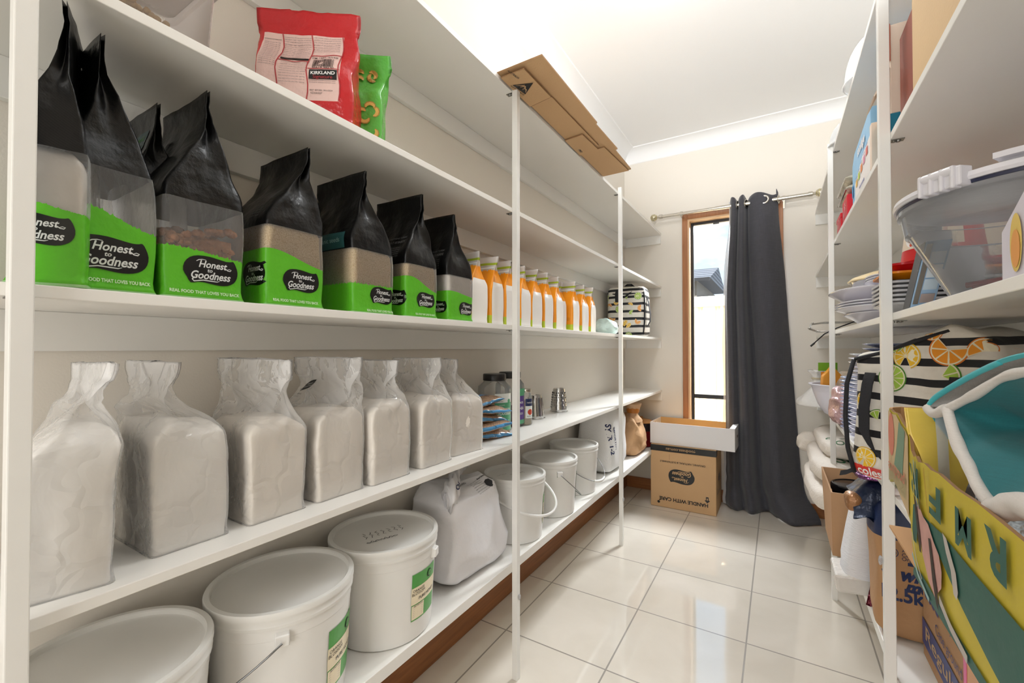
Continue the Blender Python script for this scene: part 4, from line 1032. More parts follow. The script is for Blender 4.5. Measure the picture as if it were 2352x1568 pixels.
# ---------------------------------------------------------------- citrus patterned cooler bags
STRIPE = {}
def stripe_mat(name, z0, period, duty, tilt=0):
    m, t, b, out = new_mat(name)
    co = N(t, 'ShaderNodeTexCoord'); s = N(t, 'ShaderNodeSeparateXYZ'); t.links.new(co.outputs['Object'], s.inputs[0])
    nz = N(t, 'ShaderNodeTexNoise'); nz.inputs['Scale'].default_value = 6; t.links.new(co.outputs['Object'], nz.inputs['Vector'])
    z = math_n(t, 'ADD', s.outputs[2], math_n(t, 'MULTIPLY', nz.outputs['Fac'], .02))
    f = math_n(t, 'FRACT', math_n(t, 'DIVIDE', math_n(t, 'ADD', z, -z0+period*20), period))
    k = math_n(t, 'LESS_THAN', f, duty)
    n2 = N(t, 'ShaderNodeTexNoise'); n2.inputs['Scale'].default_value = 60; n2.inputs['Detail'].default_value = 5; t.links.new(co.outputs['Object'], n2.inputs['Vector'])
    w = mixc(t, n2.outputs['Fac'], lin('D9D3C8'), lin('EDE8DF'))
    t.links.new(mixc(t, k, w, lin('17171C')), b.inputs['Base Color']); b.inputs['Roughness'].default_value = .55
    bp = N(t, 'ShaderNodeBump'); bp.inputs['Strength'].default_value = .35; bp.inputs['Distance'].default_value = .004
    t.links.new(n2.outputs['Fac'], bp.inputs['Height']); t.links.new(bp.outputs[0], b.inputs['Normal'])
    return m
FR = [mat('lemon_rind', 'E9B92C', .5), mat('lemon_flesh', 'F2C230', .5), mat('pith', 'F4ECD0', .5), mat('orange_rind', 'D8761C', .5), mat('orange_flesh', 'F09A26', .5), mat('lime_rind', '4E8A2A', .5), mat('lime_flesh', 'A5C94B', .5)]
def fruit(f, cx, cy, r, kind, a0=0, a1=2*PI, seg=9, ly=0):
    rind, flesh = {'lemon': (0, 1), 'orange': (3, 4), 'lime': (5, 6)}[kind]
    f.disc(cx, cy, r, rind, ly, 36, a0, a1); f.disc(cx, cy, r*.92, 2, ly+1, 36, a0, a1)
    n = max(2, round(seg*(a1-a0)/(2*PI)))
    for k in range(n):
        b0 = lerp(a0, a1, (k+.07)/n); b1 = lerp(a0, a1, (k+.93)/n)
        pts = [(cx+r*.08*math.cos((b0+b1)/2), cy+r*.08*math.sin((b0+b1)/2))] + [(cx+r*.84*math.cos(lerp(b0, b1, q/5)), cy+r*.84*math.sin(lerp(b0, b1, q/5))) for q in range(6)]
        f.star(pts, flesh, ly+2, rings=1)
    return f
blkweb = mat('black_webbing', '202126', .75, bump=.2, bscale=300)
t_ = thing('cooler_bag', 'striped citrus cooler bag on the left shelf beyond the orange packs', 'bag', (-.885, 3.005, S3+.0005), math.radians(3))
o = sackmb(.130, .100, .168, .20, .25, 31, .006, crease=.3, taper=.02).build('bag_body', stripe_mat('citrus_stripes_small', .022, .049, .34), t_, smooth=True, angle=180)
f = Flat()
for (px, py, r, kd, a0, a1) in ((895, 505, 88, 'lime', 0, 6.28), (640, 505, 66, 'lime', 1.2, 4.6), (355, 630, 60, 'lemon', 2.6, 6.4), (180, 705, 66, 'orange', -.4, 3.6), (705, 700, 66, 'lemon', -.2, 2.6), (430, 785, 92, 'lime', 0, 6.28), (965, 775, 80, 'orange', 1.5, 4.8), (745, 880, 75, 'lime', 1.1, 5.1),
    (255, 985, 82, 'orange', 2.9, 6.3), (130, 1000, 60, 'orange', 1.5, 4.8), (885, 1060, 76, 'orange', 2.2, 6.2), (630, 1115, 98, 'lemon', -1.9, 3.9), (285, 1250, 72, 'lemon', 0, 6.28), (660, 1375, 84, 'lime', 0, 3.2), (160, 520, 70, 'lime', 1.4, 4.7)):
    fruit(f, (px-575)*.000272, (1395-py)*.000302, r*.000285, kd, a0, a1, 9)
wrap('fruit_print', f, FR, t_, (0, -.100, 0), (1, 0, 0), (0, 0, 1), o)
MB().tube([(.118, -.088, .012), (.128, -.094, .09), (.130, -.095, .17), (.128, -.094, .25), (.122, -.088, .292), (.09, -.05, .330)], .0045, 8).build('piping', blkweb, t_, smooth=True, angle=180)
MB().tube([(-.120, -.088, .296), (-.07, -.100, .288), (.02, -.101, .286), (.122, -.090, .288)], .0050, 8).build('piping', blkweb, t_, smooth=True, angle=180)
hp = [(-.050, -.104, .232), (-.052, -.105, .29), (-.045, -.098, .315), (.0, -.06, .345), (.03, -.055, .346), (.055, -.08, .325), (.03, -.103, .29), (.0, -.106, .262)]
MB().strip(hp, [(.015, 0, 0)]*3+[(.004, .0, .013)]*3+[(.013, 0, .004)]*2, .0012).build('carry_strap', blkweb, t_, smooth=True, angle=40)
hp = [(.131, -.02, .265), (.142, -.02, .22), (.152, -.02, .15), (.150, -.02, .10), (.133, -.02, .065)]
MB().strip(hp, [(0, .016, 0)]*5, .0012).build('carry_strap', blkweb, t_, smooth=True, angle=40)

# small crumpled floral plastic bag
t_ = tag(sackmb(.060, .06, .040, .8, .8, 44, .018, crease=.8).build('crumpled_bag', None or mat('green_white_film', 'C9DDD6', .25, bump=.6, bscale=40, var=.3, vscale=40), None, smooth=True, angle=180, loc=(-.880, 2.52, S3+.0005)), 'small crumpled green and white plastic bag in front of the striped cooler bag', 'plastic bag')

# ================================================================ upper shelf: chickpea tub, red and green snack bags
t_ = thing('plastic_tub', 'translucent tub of chickpeas standing on the shelf above the black grain bags', 'tub', (-.883, .262, S2+.0005))
def rrect(hx, hy, r, z, n=8, cx=0, cy=0):
    pts = []
    for (sx, sy, a) in ((1, 1, 0), (-1, 1, PI/2), (-1, -1, PI), (1, -1, 1.5*PI)):
        for i in range(n+1): q = a+PI/2*i/n; pts.append((cx+sx*(hx-r)+r*math.cos(q), cy+sy*(hy-r)+r*math.sin(q), z))
    return pts
tubm = film('cloudy_tub_plastic', 'F0EAE6', .12, .3, .1, 8)
MB().loft([rrect(.088, .085, .025, 0), rrect(.091, .088, .025, .006), rrect(.098, .094, .025, .115), rrect(.104, .100, .028, .117), rrect(.105, .101, .028, .135), rrect(.100, .096, .026, .137), rrect(.101, .097, .026, .150)]).build('tub_body', tubm, t_, smooth=True, angle=30)
MB().loft([rrect(.104, .100, .028, .148), rrect(.107, .103, .028, .150), rrect(.107, .103, .028, .160), rrect(.098, .094, .026, .163)]).build('tub_lid', tubm, t_, smooth=True, angle=30)
random.seed(9); c = MB()
for k in range(1300):
    x, y = random.uniform(-.082, .082), random.uniform(-.079, .079)
    hz = .014+.050*sm(.07, -.085, y)*(.9+.1*math.sin(x*30))
    e = max(abs(x)/.082, abs(y)/.079); 
    if e < .7: z = hz
    else: z = random.uniform(.006, hz*1.15)
    c.ball((x, y, z), random.uniform(.0045, .0058), 7, 5, jit=.25)
stuff(c.build('chickpeas', mat('chickpea_skin', 'D9B98A', .6, bump=.1, bscale=300), t_, smooth=True, angle=180))

def snack_bag_mat(name, border, panel, x0, x1, z0, z1):
    m, t, b, out = new_mat(name)
    co = N(t, 'ShaderNodeTexCoord'); s = N(t, 'ShaderNodeSeparateXYZ'); t.links.new(co.outputs['Object'], s.inputs[0])
    x, y, z = s.outputs
    ins = math_n(t, 'MULTIPLY', math_n(t, 'MULTIPLY', math_n(t, 'GREATER_THAN', x, x0), math_n(t, 'LESS_THAN', x, x1)), math_n(t, 'MULTIPLY', math_n(t, 'GREATER_THAN', z, z0), math_n(t, 'LESS_THAN', z, z1)))
    ins = math_n(t, 'MULTIPLY', ins, math_n(t, 'LESS_THAN', y, 0.0))
    t.links.new(mixc(t, ins, lin(border), lin(panel)), b.inputs['Base Color']); b.inputs['Roughness'].default_value = .22
    n2 = N(t, 'ShaderNodeTexNoise'); n2.inputs['Scale'].default_value = 24; n2.inputs['Detail'].default_value = 5; t.links.new(co.outputs['Object'], n2.inputs['Vector'])
    bp = N(t, 'ShaderNodeBump'); bp.inputs['Strength'].default_value = .5; bp.inputs['Distance'].default_value = .012
    t.links.new(n2.outputs['Fac'], bp.inputs['Height']); t.links.new(bp.outputs[0], b.inputs['Normal'])
    return m
t_ = thing('snack_bag', 'red snack bag with pink printed panels and a barcode on the upper left shelf', 'snack bag', (-.868, .575, S2+.0005), math.radians(38))
rb = bag_mesh(.095, .040, .262, .45, 51, nz=.006, gus=.3, sealw=1.14, bulge=.10, seal=.86, jag=.006, peak=(-.004, .0))
o = rb.build('bag_film', snack_bag_mat('red_bag_print', 'C42228', 'E9C8C0', -.094, .072, .045, .208), t_, smooth=True, angle=180)
redl = mat('red_rule', 'B2343A', .4); gtext = mat('small_grey_text', '6D5C5C', .6); pkp = mat('pale_pink_panel', 'EBD9D2', .4)
f = Flat()
for x in (-.055, .006, .071): f.line([(x+.003*math.sin(k), .045+.0163*k) for k in range(11)], .0022, 0, 1)
f.line([(.006+.0065*k, .155+.001*math.sin(k)) for k in range(11)], .0022, 0, 1); f.line([(.006+.0065*k, .115) for k in range(11)], .0018, 0, 1); f.line([(-.055+.0061*k, .135+.002*math.sin(k)) for k in range(11)], .002, 0, 1)
f.text('ITM. / ART. 1671930', .038, .148, .055, 1, 1, bold=.01)
random.seed(3); xx = .014
while xx < .058: w = random.choice((.0006, .0010, .0016)); f.rect(xx, xx+w, .121, .143, 1, 1, 1); xx += w+random.choice((.0007, .0011))
f.text('96619 98630', .037, .1175, .045, 1, 1)
f.rect(.010, .067, .090, .112, 1, 1); f.text('KIRKLAND', .0385, .104, .050, 2, 2, bold=.03); f.text('Signature', .0385, .094, .04, 0, 2)
for k in range(2): f.text('Distributed by wholesale corporation seattle', .038, .0865-.004*k, .054, 3, 1)
f.text('BEST BEFORE: 19/11/2024', .036, .066, .046, 1, 1).text('V23141027', .026, .060, .024, 1, 1)
f.rect(-.053, .004, .139, .145, 1, 1)
for k in range(11): f.text(('contains wheat milk soy peanuts and tree nuts', 'ingredients: sugar vegetable oil salt flour')[k % 2], -.024, .200-.0052*k, .056, 3, 1)
for k in range(9): f.text(('store in a cool dry place after opening', 'keep sealed and use within two weeks ok')[k % 2], -.024, .130-.0062*k, .052, 3, 1)
for k in range(7): f.text(('may contain traces of sesame seeds', 'product of usa packed in a facility')[k % 2], .038, .202-.0056*k, .056, 3, 1)
f.text('NUTRITION INFORMATION', -.075, .192, .034, 1, 1, bold=.02)
for k in range(14): f.text('energy protein fat 12g', -.075, .184-.0052*k, .03, 3, 1)
wrap('back_panel_print', f, [redl, INK, WINK, gtext], t_, (0, -.045, 0), (1, 0, 0), (0, 0, 1), o)
t_ = thing('snack_bag', 'green snack bag printed with nuts, mostly hidden behind the red bag', 'snack bag', (-.855, .672, S2+.0005), math.radians(38))
o = bag_mesh(.072, .030, .222, .5, 57, nz=.006, gus=.3, sealw=1.15, seal=.88, peak=(.006, 0)).build('bag_film', mat('green_snack_film', '5DB947', .2, bump=.5, bscale=30), t_, smooth=True, angle=180)
cash, cashd = mat('printed_nuts', 'D9B65E', .3), mat('printed_nuts_shade', 'A9873A', .3)
f = Flat(); random.seed(4)
for k in range(26):
    cx_, cy_ = random.uniform(-.062, .062), random.choice((random.uniform(.125, .19), random.uniform(.02, .10))); a = random.uniform(0, 6)
    f.line([(cx_+.011*math.cos(a+q*.5), cy_+.011*math.sin(a+q*.5)) for q in range(7)], [.003, .008, .010, .010, .010, .008, .003], 1, k*.3); f.line([(cx_+.010*math.cos(a+q*.5), cy_+.010*math.sin(a+q*.5)) for q in range(7)], [.002, .006, .007, .007, .007, .006, .002], 0, k*.3+.2)
wrap('nut_picture', f, [cash, cashd], t_, (0, -.035, 0), (1, 0, 0), (0, 0, 1), o)

# ================================================================ flattened cardboard on top
card = mat('kraft_cardboard', 'C7A277', .75, bump=.08, bscale=180, var=.05, vscale=6); cedge = mat('cardboard_edge', '8E6B47', .85)
t_ = thing('flattened_box', 'flattened brown cardboard box lying on the top left shelf and jutting over the aisle', 'cardboard', (-.80, 1.64, S1+.0005))
def sheet(pts, z0, z1, m=None):
    m = m or MB(); n = len(pts)
    m.add([(x, y, z0) for x, y in pts]+[(x, y, z1) for x, y in pts], [tuple(range(n-1, -1, -1)), tuple(range(n, 2*n))]+[(i, (i+1) % n, n+(i+1) % n, n+i) for i in range(n)], [0, 0]+[1]*n); return m
xs = -.80; ys = 1.64
def S(*p): return [(x-xs, y-ys) for x, y in p]
sheet(S((-1.00, 1.16), (-.60, 1.155), (-.598, 1.62), (-.606, 1.625), (-.600, 1.88), (-.612, 1.885), (-.612, 2.13), (-.99, 2.14)), .0, .005).build('upper_panel', [card, cedge], t_)
sheet(S((-1.0, 1.17), (-.635, 1.165), (-.632, 1.80), (-.622, 1.802), (-.622, 1.815), (-1.0, 1.82)), .006, .011).build('upper_panel', [card, cedge], t_)
# flaps folded under the overhanging edge
o = sheet(S((-.755, 1.165), (-.668, 1.165), (-.664, 1.345), (-.755, 1.36)), -.013, -.009).build('under_flap', [card, cedge], t_)
f = Flat()
tri = [(-.034, -.026), (.034, -.026), (0, .034)]
f.star([(lerp(a[0], b_[0], q/4), lerp(a[1], b_[1], q/4)) for a, b_ in zip(tri, tri[1:]+tri[:1]) for q in range(4)], 0, 0)
f.line([(-.026, -.018), (-.014, -.004), (-.002, .002), (.006, -.006), (.014, -.006), (.026, -.018)], [.001, .004, .006, .005, .004, .001], 1, 1); f.line([(-.004, .0), (-.010, -.012)], .003, 1, 1); f.line([(.006, -.004), (.004, -.014)], .003, 1, 1); f.line([(-.014, -.004), (-.010, .006), (-.006, .0)], .0025, 1, 1)
f.text('AUSTRALIAN MADE', 0, -.032, .070, 0, 0, bold=.01).text('AUSTRALIA', -.075, .012, .055, 0, 0, bold=.01)
wrap('made_mark', f, [INK, mat('kraft_show_through', 'C7A277', .75)], t_, (-.710-xs, 1.245-ys, -.0135), (0, .0, 0) if False else (.15, .99, 0), (.99, -.15, 0), None)
sheet(S((-.755, 1.37), (-.666, 1.355), (-.655, 1.79), (-.755, 1.80)), -.007, -.003).build('under_flap', [card, cedge], t_)
o = sheet(S((-.755, 1.66), (-.672, 1.65), (-.664, 1.81), (-.755, 1.825)), -.014, -.010).build('under_flap', [card, cedge], t_)
wrap('made_mark', Flat().text('PRO', 0, 0, .03, 0, 0, bold=.02), [INK], t_, (-.735-xs, 1.78-ys, -.0145), (0, 1, 0), (1, 0, 0), None)
sheet(S((-.755, 1.83), (-.640, 1.82), (-.622, 2.125), (-.755, 2.13)), -.006, -.002).build('under_flap', [card, cedge], t_)

# ================================================================ carton and white tray by the window
t_ = thing('carton', 'upside-down brown delivery carton with black logo standing on the floor under the window', 'box', (-.556, 3.265, 0))
o = MB().box(-.209, .209, -.150, .150, .001, .428).build('carton_body', card, t_, bevel=.003)
MB().box(-.2095, .2095, -.1512, -.1502, .385, .426).build('black_band', INK, t_)
MB().box(.2092, .2103, -.1505, -.09, .385, .426).build('black_band', INK, t_)
tapem = mat('clear_tape', 'B08A5E', .15)
f = logo(-.005, .225, .168, flip=True); f.items = [(vs, fs, mi, ly) for vs, fs, mi, ly in f.items]
f.text('ORGANIC, NATURAL & SUSTAINABLE', -.0, .318, .29, 0, 1, rot=PI, bold=.01).text('HANDLE WITH CARE', .005, .062, .31, 0, 1, rot=PI, bold=.03)
f.text('goodness.com.au', -.01, .405, .19, 2, 3, rot=PI, bold=.02)
f.disc(-.155, .035, .009, 0, 1).line([(-.150, .045), (-.146, .052)], .006, 0, 1)
f.star([(.155, .078), (.172, .095), (.163, .095), (.163, .118), (.147, .118), (.147, .095), (.138, .095)], 0, 1).rect(.152, .158, .096, .110, 1, 2, 1)
f.rect(-.083, -.082, .33, .37, 0, 1, 1)
wrap('carton_print', f, [INK, card, mat('band_lettering', 'A98A66', .6)], t_, (0, -.1508, 0), (1, 0, 0), (0, 0, 1), None)
f = logo(-.0, .225, .085, flip=True); f.text('HANDLE WITH CARE', -.06, .14, .15, 0, 1, rot=PI, bold=.02)
wrap('carton_print', f, [INK, card], t_, (.2105, 0, 0), (0, 1, 0), (0, 0, 1), None)
wcard = mat('white_cardboard', 'E4E3E4', .55, bump=.03, bscale=120); kin = mat('kraft_inside', 'C9A46F', .75)
t_ = thing('cardboard_tray', 'open white cardboard tray with kraft interior lying on top of the brown carton', 'box', (-.502, 3.275, .4295), math.radians(-1.5))
hx, hy, h, th = .268, .140, .146, .003
m = MB()
def wall(x0, x1, y0, y1, z0, z1, inner):
    mi = [0]*6; 
    for k in inner: mi[k] = 1
    m.box(x0, x1, y0, y1, z0, z1); m.m[-6:] = mi
wall(-hx, hx, -hy, hy, 0, th, [1]); wall(-hx, hx, -hy, -hy+th, th, h, [4]); wall(-hx, hx, hy-th, hy, th, h, [2]); wall(-hx, -hx+.005, -hy+th, hy-th, th, h, []); wall(hx-.005, hx, -hy+th, hy-th, th, h, [])
m.build('tray_body', [wcard, kin], t_)
MB().box(hx+.0001, hx+.0006, -.016, .016, .072, .088).build('hand_hole', mat('hole_dark', '3A2E25', .8), t_, bevel=0)
MB().box(hx-.030, hx+.001, -hy-.0005, hy+.0005, h, h+.003).build('folded_rim', wcard, t_, bevel=.001)
# ================================================================ right side, top board (z 1.98): clear domes
cdome = film('clear_dome_plastic', 'F8F9FA', .38, .06, .02, 5)
def dome(label, x, y, R, h):
    t_ = thing('clear_bowl', label, 'bowl', (x, y, S1+.0005), group='clear bowls on the top right shelf')
    P = [(R, 0), (R*1.04, .002), (R*1.04, .005), (R, .007)] + [(R*math.cos(a*PI/2/10)**.75 if a < 10 else .01, .007+h*math.sin(a*PI/2/10)) for a in range(1, 11)]
    MB().lathe(P, seg=48, caps=False).build('bowl_body', cdome, t_, smooth=True, angle=60)
    MB().lathe([(R*1.04, .001), (R*1.055, .004), (R*1.04, .007)], seg=48, caps=False).build('bowl_rim', cdome, t_, smooth=True, angle=180)
dome('large clear plastic dome overhanging the top right shelf, against the ceiling in the photo', .305, 1.84, .105, .155)
dome('smaller clear dome over the far post of the right shelf', .295, 2.36, .095, .105)

# ================================================================ right side, second board (z 1.572)
t_ = thing('carton', 'tall plain kraft carton with a notched corner on the upper right shelf', 'box', (.355, .93, S2+.0005))
m = MB(); x0, x1 = -.125, .135
pr = [(-.20, 0), (.20, 0), (.20, .205), (.188, .245), (.183, .238), (.176, .243), (.172, .262), (.150, .34), (.10, .36), (-.20, .36)]
m.add([(x0, y, z) for y, z in pr]+[(x0+.004, y, z) for y, z in pr], [tuple(range(len(pr))), tuple(range(2*len(pr)-1, len(pr)-1, -1))]+[(i, len(pr)+i, len(pr)+(i+1) % len(pr), (i+1) % len(pr)) for i in range(len(pr))], [0, 0]+[1]*len(pr))
m.box(x0+.004, x1, -.20, .196, .0, .004).box(x0+.004, x1, .196, .200, 0, .20).box(x0+.004, x1, -.20, -.196, .004, .35).box(x1-.004, x1, -.196, .196, .004, .35)
m.build('carton_body', [mat('pale_kraft', 'D9B98C', .7, bump=.08, bscale=200, var=.05, vscale=8), cedge], t_)
t_ = thing('gift_box', 'dark rust red box standing behind the tall kraft carton', 'box', (.355, 1.215, S2+.0005))
MB().box(-.118, .12, -.055, .055, 0, .215).build('box_body', mat('rust_card', '8A3A20', .5), t_, bevel=.002)
MB().box(-.121, .12, -.056, .056, .0, .012).build('box_base', mat('orange_red_card', 'C4532C', .5), t_)
t_ = thing('food_box', 'tall cream and teal box with a red top edge beside the sky blue box', 'box', (.352, 1.40, S2+.0005))
MB().box(-.122, .115, -.075, .075, .075, .285).build('upper_part', mat('peach_card', 'EBD8C6', .6), t_, bevel=.002)
MB().box(-.124, .115, -.077, .077, .0, .075).build('teal_base', mat('teal_card', '12809E', .5), t_, bevel=.001)
MB().box(-.1245, -.1225, .045, .077, .075, .105).build('teal_corner', mat('teal_card', '12809E', .5), t_)
MB().box(-.1235, -.1215, -.077, -.03, .20, .287).build('red_edge', mat('orange_red_card', 'C4532C', .5), t_)
m = MB(); m.add([(-.122, .02, .185), (-.122, -.075, .185), (-.150, -.075, .125), (-.150, .02, .125)], [(0, 1, 2, 3)]); o = m.build('open_flap', mat('peach_card', 'EBD8C6', .6), t_)
sd = o.modifiers.new('s', 'SOLIDIFY'); sd.thickness = .003
t_ = thing('card_box', 'sky blue box with white lower panel of fruit pictures on the upper right shelf', 'box', (.345, 1.655, S2+.0005))
bx = MB(); pr = [(-.165, 0), (.165, 0), (.165, .128), (.12, .155), (-.165, .175)]
bx.add([(-.128, y, z) for y, z in pr]+[(.12, y, z) for y, z in pr], [(0, 1, 2, 3, 4), (9, 8, 7, 6, 5)]+[(i, 5+i, 5+(i+1) % 5, (i+1) % 5) for i in range(5)])
skyb = mat('sky_blue_card', '8CBFE4', .45, var=.1, vscale=14)
bx.build('box_body', skyb, t_, bevel=.0015)
f = Flat(); f.star([(-.10, -.0), (.165, 0), (.165, .098), (.05, .090), (-.05, .062), (-.10, .05)], 1, 0)
f.text('soodage', .02, .125, .13, 1, 1, shear=.2, bold=.03)
for k, c_ in enumerate((2, 3, 4, 5, 6)): f.rect(-.075+.045*k, -.045+.045*k, .030+.008*k, .052+.008*k, c_, 2, 1); f.rect(-.075+.045*k, -.045+.045*k, .058+.008*k, .060+.008*k, 7, 2, 1)
f.text('made in australia', .03, .012, .09, 7, 2, bold=.02); f.rect(-.16, -.135, .02, .06, 8, 1)
wrap('front_print', f, [skyb, mat('box_white', 'EDE8E6', .5), mat('p_yellow', 'E8B84A', .5), mat('p_green', 'B7CC4B', .5), mat('p_orange', 'E98A4C', .5), mat('p_pink', 'DF8FA9', .5), mat('p_red', 'DC6A62', .5), mat('p_indigo', '4A57A8', .5), mat('p_blue', '2C93CE', .5)], t_, (-.1286, 0, 0), (0, -1, 0), (0, 0, 1), None)
MB().box(-.130, -.10, -.190, -.166, 0, .12).build('side_tab', mat('peach_card', 'EBD8C6', .6), t_, bevel=.001)
foil = mat('clear_pasta_film', 'BFB7A6', .2, bump=.7, bscale=50, var=.35, vscale=60)
redt = mat('red_tea_box', 'CF2130', .35); whp = WINK
for i, (lb, y, hh) in enumerate((('red box with white flower print under the crinkled pasta packet, nearer one', 2.03, .082), ('red box with white flower print at the far right post, farther one', 2.21, .062))):
    t_ = thing('tea_box', lb, 'box', (.318, y, S2+.0005), group='red flower boxes')
    MB().box(-.10, .09, -.065, .065, 0, hh).build('box_body', redt, t_, bevel=.002)
    f = Flat()
    for k in range(6): a = k*PI/3; f.line([(.02+.006*math.cos(a), .05+.006*math.sin(a)*.9), (.02+.016*math.cos(a), .05+.014*math.sin(a))], .004, 0, 1)
    f.line([(-.03, .01), (-.02, .03), (-.03, .045)], .003, 0, 1); f.star([(-.03, .012), (-.015, .02), (-.01, .032), (-.024, .026)], 0, 1); f.line([(.02, .01), (.02, .04)], .003, 0, 1)
    wrap('flower_print', f, [whp], t_, (-.1005, 0, 0), (0, -1, 0), (0, 0, 1), None)
    if i == 0: MB().box(-.06, .06, -.04, .04, hh, hh+.012).build('foil_lid', st, t_, bevel=.004)
    else: MB().box(-.102, .09, -.067, .067, hh-.018, hh).build('box_lid', redt, t_, bevel=.002)
for i, (lb, y, z, r) in enumerate((('crinkled clear packet of dark pasta resting on the red boxes', 2.10, .108, 1), ('crinkled clear packet on top of the pasta pile', 2.12, .150, 2))):
    t_ = thing('pasta_packet', lb, 'food packet', (.315, y, S2+z), group='clear pasta packets on the red boxes')
    pillow(.20, .26, .055, 60+i, nzz=.010).build('packet_film', foil, t_, smooth=True, angle=180)
    MB().box(-.099, -.095, -.12, .12, -.004, .004).build('end_seal', nick, t_)

# ================================================================ right side, eye level board (z 1.176)
blks = mat('black_steel', '26262A', .3, .8)
t_ = thing('wire_rack', 'folded wire rack jutting past the far end of the plate shelf', 'rack', (.30, 2.82, S3+.0005))
m = MB()
for k in range(5):
    y = -.14+.035*k; m.tube([(.14, y, .006), (-.12, y, .006), (-.155, y+.01, .022), (-.150, y+.015, .045), (-.10, y+.02, .052), (.10, y+.02, .052)], .0022, 8)
m.tube([(-.158, -.13, .026), (-.158, .02, .026)], .003, 8); m.tube([(-.12, -.15, .006), (-.12, .02, .006)], .003, 8); m.tube([(-.145, -.13, .050), (-.145, .02, .050)], .003, 8)
m.build('wire_frame', st, t_, smooth=True, angle=180)
m = MB().tube([(.02, -.17, .05), (-.05, -.17, .02), (-.10, -.165, -.008), (-.150, -.16, -.062)], .0028, 8)
m.build('black_leg', blks, t_, smooth=True, angle=180)
MB().tube([(-.142, -.16, -.054), (-.158, -.16, -.070)], .0048, 10).build('rubber_tip', blackp, t_, smooth=True, angle=60)
mel = mat('white_melamine', 'E3E1EA', .16, coat=.3); melg = mat('grey_melamine', '8B8994', .2)
def platter(label, x, y, rx, ry, z0, h, n=1, m_=None, grp=None, deep=1.0):
    o = MB().loft([[((rx*q)*math.copysign(abs(math.cos(2*PI*i/56))**.8, math.cos(2*PI*i/56)), (ry*q)*math.copysign(abs(math.sin(2*PI*i/56))**.8, math.sin(2*PI*i/56)), z) for i in range(56)] for q, z in ((.62, .001), (.68, 0), (.72, .004*deep), (.80, h*.45), (.97, h*.93), (1.0, h), (.985, h+.002), (.95, h*.9), (.78, h*.42), (.66, .006), (.3, .005))]).build('serving_platter', m_ or mel, None, smooth=True, angle=180, loc=(x, y, z0))
    return tag(o, label, 'platter', grp)
PG = 'white serving platters stacked on the eye level right shelf'
z = S3+.0005
platter('lowest white platter, tilting at the bottom of the platter stack', .345, 1.86, .150, .20, z, .034, grp=PG); z += .014+.012
for k in range(3): platter(('thin white platter just above the lowest platter', 'middle one of the three thin nested white platters', 'top one of the three thin nested white platters')[k], .330, 1.84, .160, .21, z, .026, grp=PG); z += .008
z += .016
platter('large deep white serving dish overhanging the shelf above the thin platters', .325, 1.86, .172, .22, z, .042, grp=PG); z += .034
for k in range(3): platter(('lowest small white plate on the deep serving dish', 'middle small white plate on the deep serving dish', 'uppermost small white plate on the deep serving dish')[k], .345, 1.70, .115, .12, z, .022, grp=PG); z += .007
t_ = thing('pan_lid', 'cream domed lid on top of the white platter stack', 'lid', (.340, 1.80, z+.012))
MB().lathe([(.135, .004), (.140, .002), (.141, .006), (.130, .016), (.09, .030), (.04, .036), (.0, .037)], seg=48, caps=True).build('lid_body', mat('cream_plastic', 'E9D3A4', .35), t_, smooth=True, angle=60)
MB().lathe([(.125, -.012), (.128, -.010), (.133, .003), (.12, .004)], seg=48).build('steel_rim', st, t_, smooth=True, angle=40)
# rectangular tubs with black lids, coloured lids and noodle bucket
def rtub(name, label, cat, z0, hx, hy, h, mats, grp, x=.342, y=1.420, flare=.012, lid=None):
    t_ = thing(name, label, cat, (x, y, z0), group=grp)
    MB().loft([rrect(hx-flare-.012, hy-flare-.012, .02, 0), rrect(hx-flare-.006, hy-flare-.006, .024, .005), rrect(hx-.006, hy-.006, .028, h-.006), rrect(hx, hy, .03, h-.005), rrect(hx, hy, .03, h)]).build('tub_body', mats, t_, smooth=True, angle=30)
    if lid: MB().loft([rrect(hx-.003, hy-.003, .03, h+.0003), rrect(hx-.003, hy-.003, .03, h+.002)]).build('tub_lid', lid, t_, smooth=True, angle=30)
    return t_
clr = film('frosted_tub', 'DAD9D9', .55, .25, .05, 10)
z = S3+.0005
rtub('food_tub', 'frosted tall tub at the bottom of the takeaway tub stack', 'food tub', z, .125, .085, .030, clr, None, flare=.02); z += .031
for k in range(5):
    rtub('food_tub', ('shallow grey tub with dark lid, lowest of the five thin ones', 'shallow grey tub with dark lid, second of the five thin ones', 'shallow grey tub with dark lid, third of the five thin ones', 'shallow grey tub with dark lid, fourth of the five thin ones', 'shallow grey tub with dark lid just below the orange dish')[k], 'food tub', z, .128, .088, .0075, mat('grey_tub', 'BDBBBE', .3), 'shallow takeaway tubs below the orange dish', lid=blackp, flare=.004); z += .0105
rtub('oval_dish', 'orange oval dish between the red dish and the shallow tubs', 'dish', z, .125, .088, .019, mat('orange_enamel', 'E8860F', .25), None, flare=.012); z += .0195
rtub('oval_dish', 'red oval dish under the noodle bucket', 'dish', z, .115, .08, .020, mat('red_enamel', 'C41420', .25), None, flare=.010); z += .0205
t_ = thing('noodle_bucket', 'red noodle bucket with a food picture standing on the red dish', 'food tub', (.330, 1.385, z))
o = MB().lathe([(.072, 0), (.074, .003), (.060, .118), (.066, .120), (.066, .126), (.0, .127)], seg=40).build('bucket_body', mat('red_card', 'CC2226', .35), t_, smooth=True, angle=40)
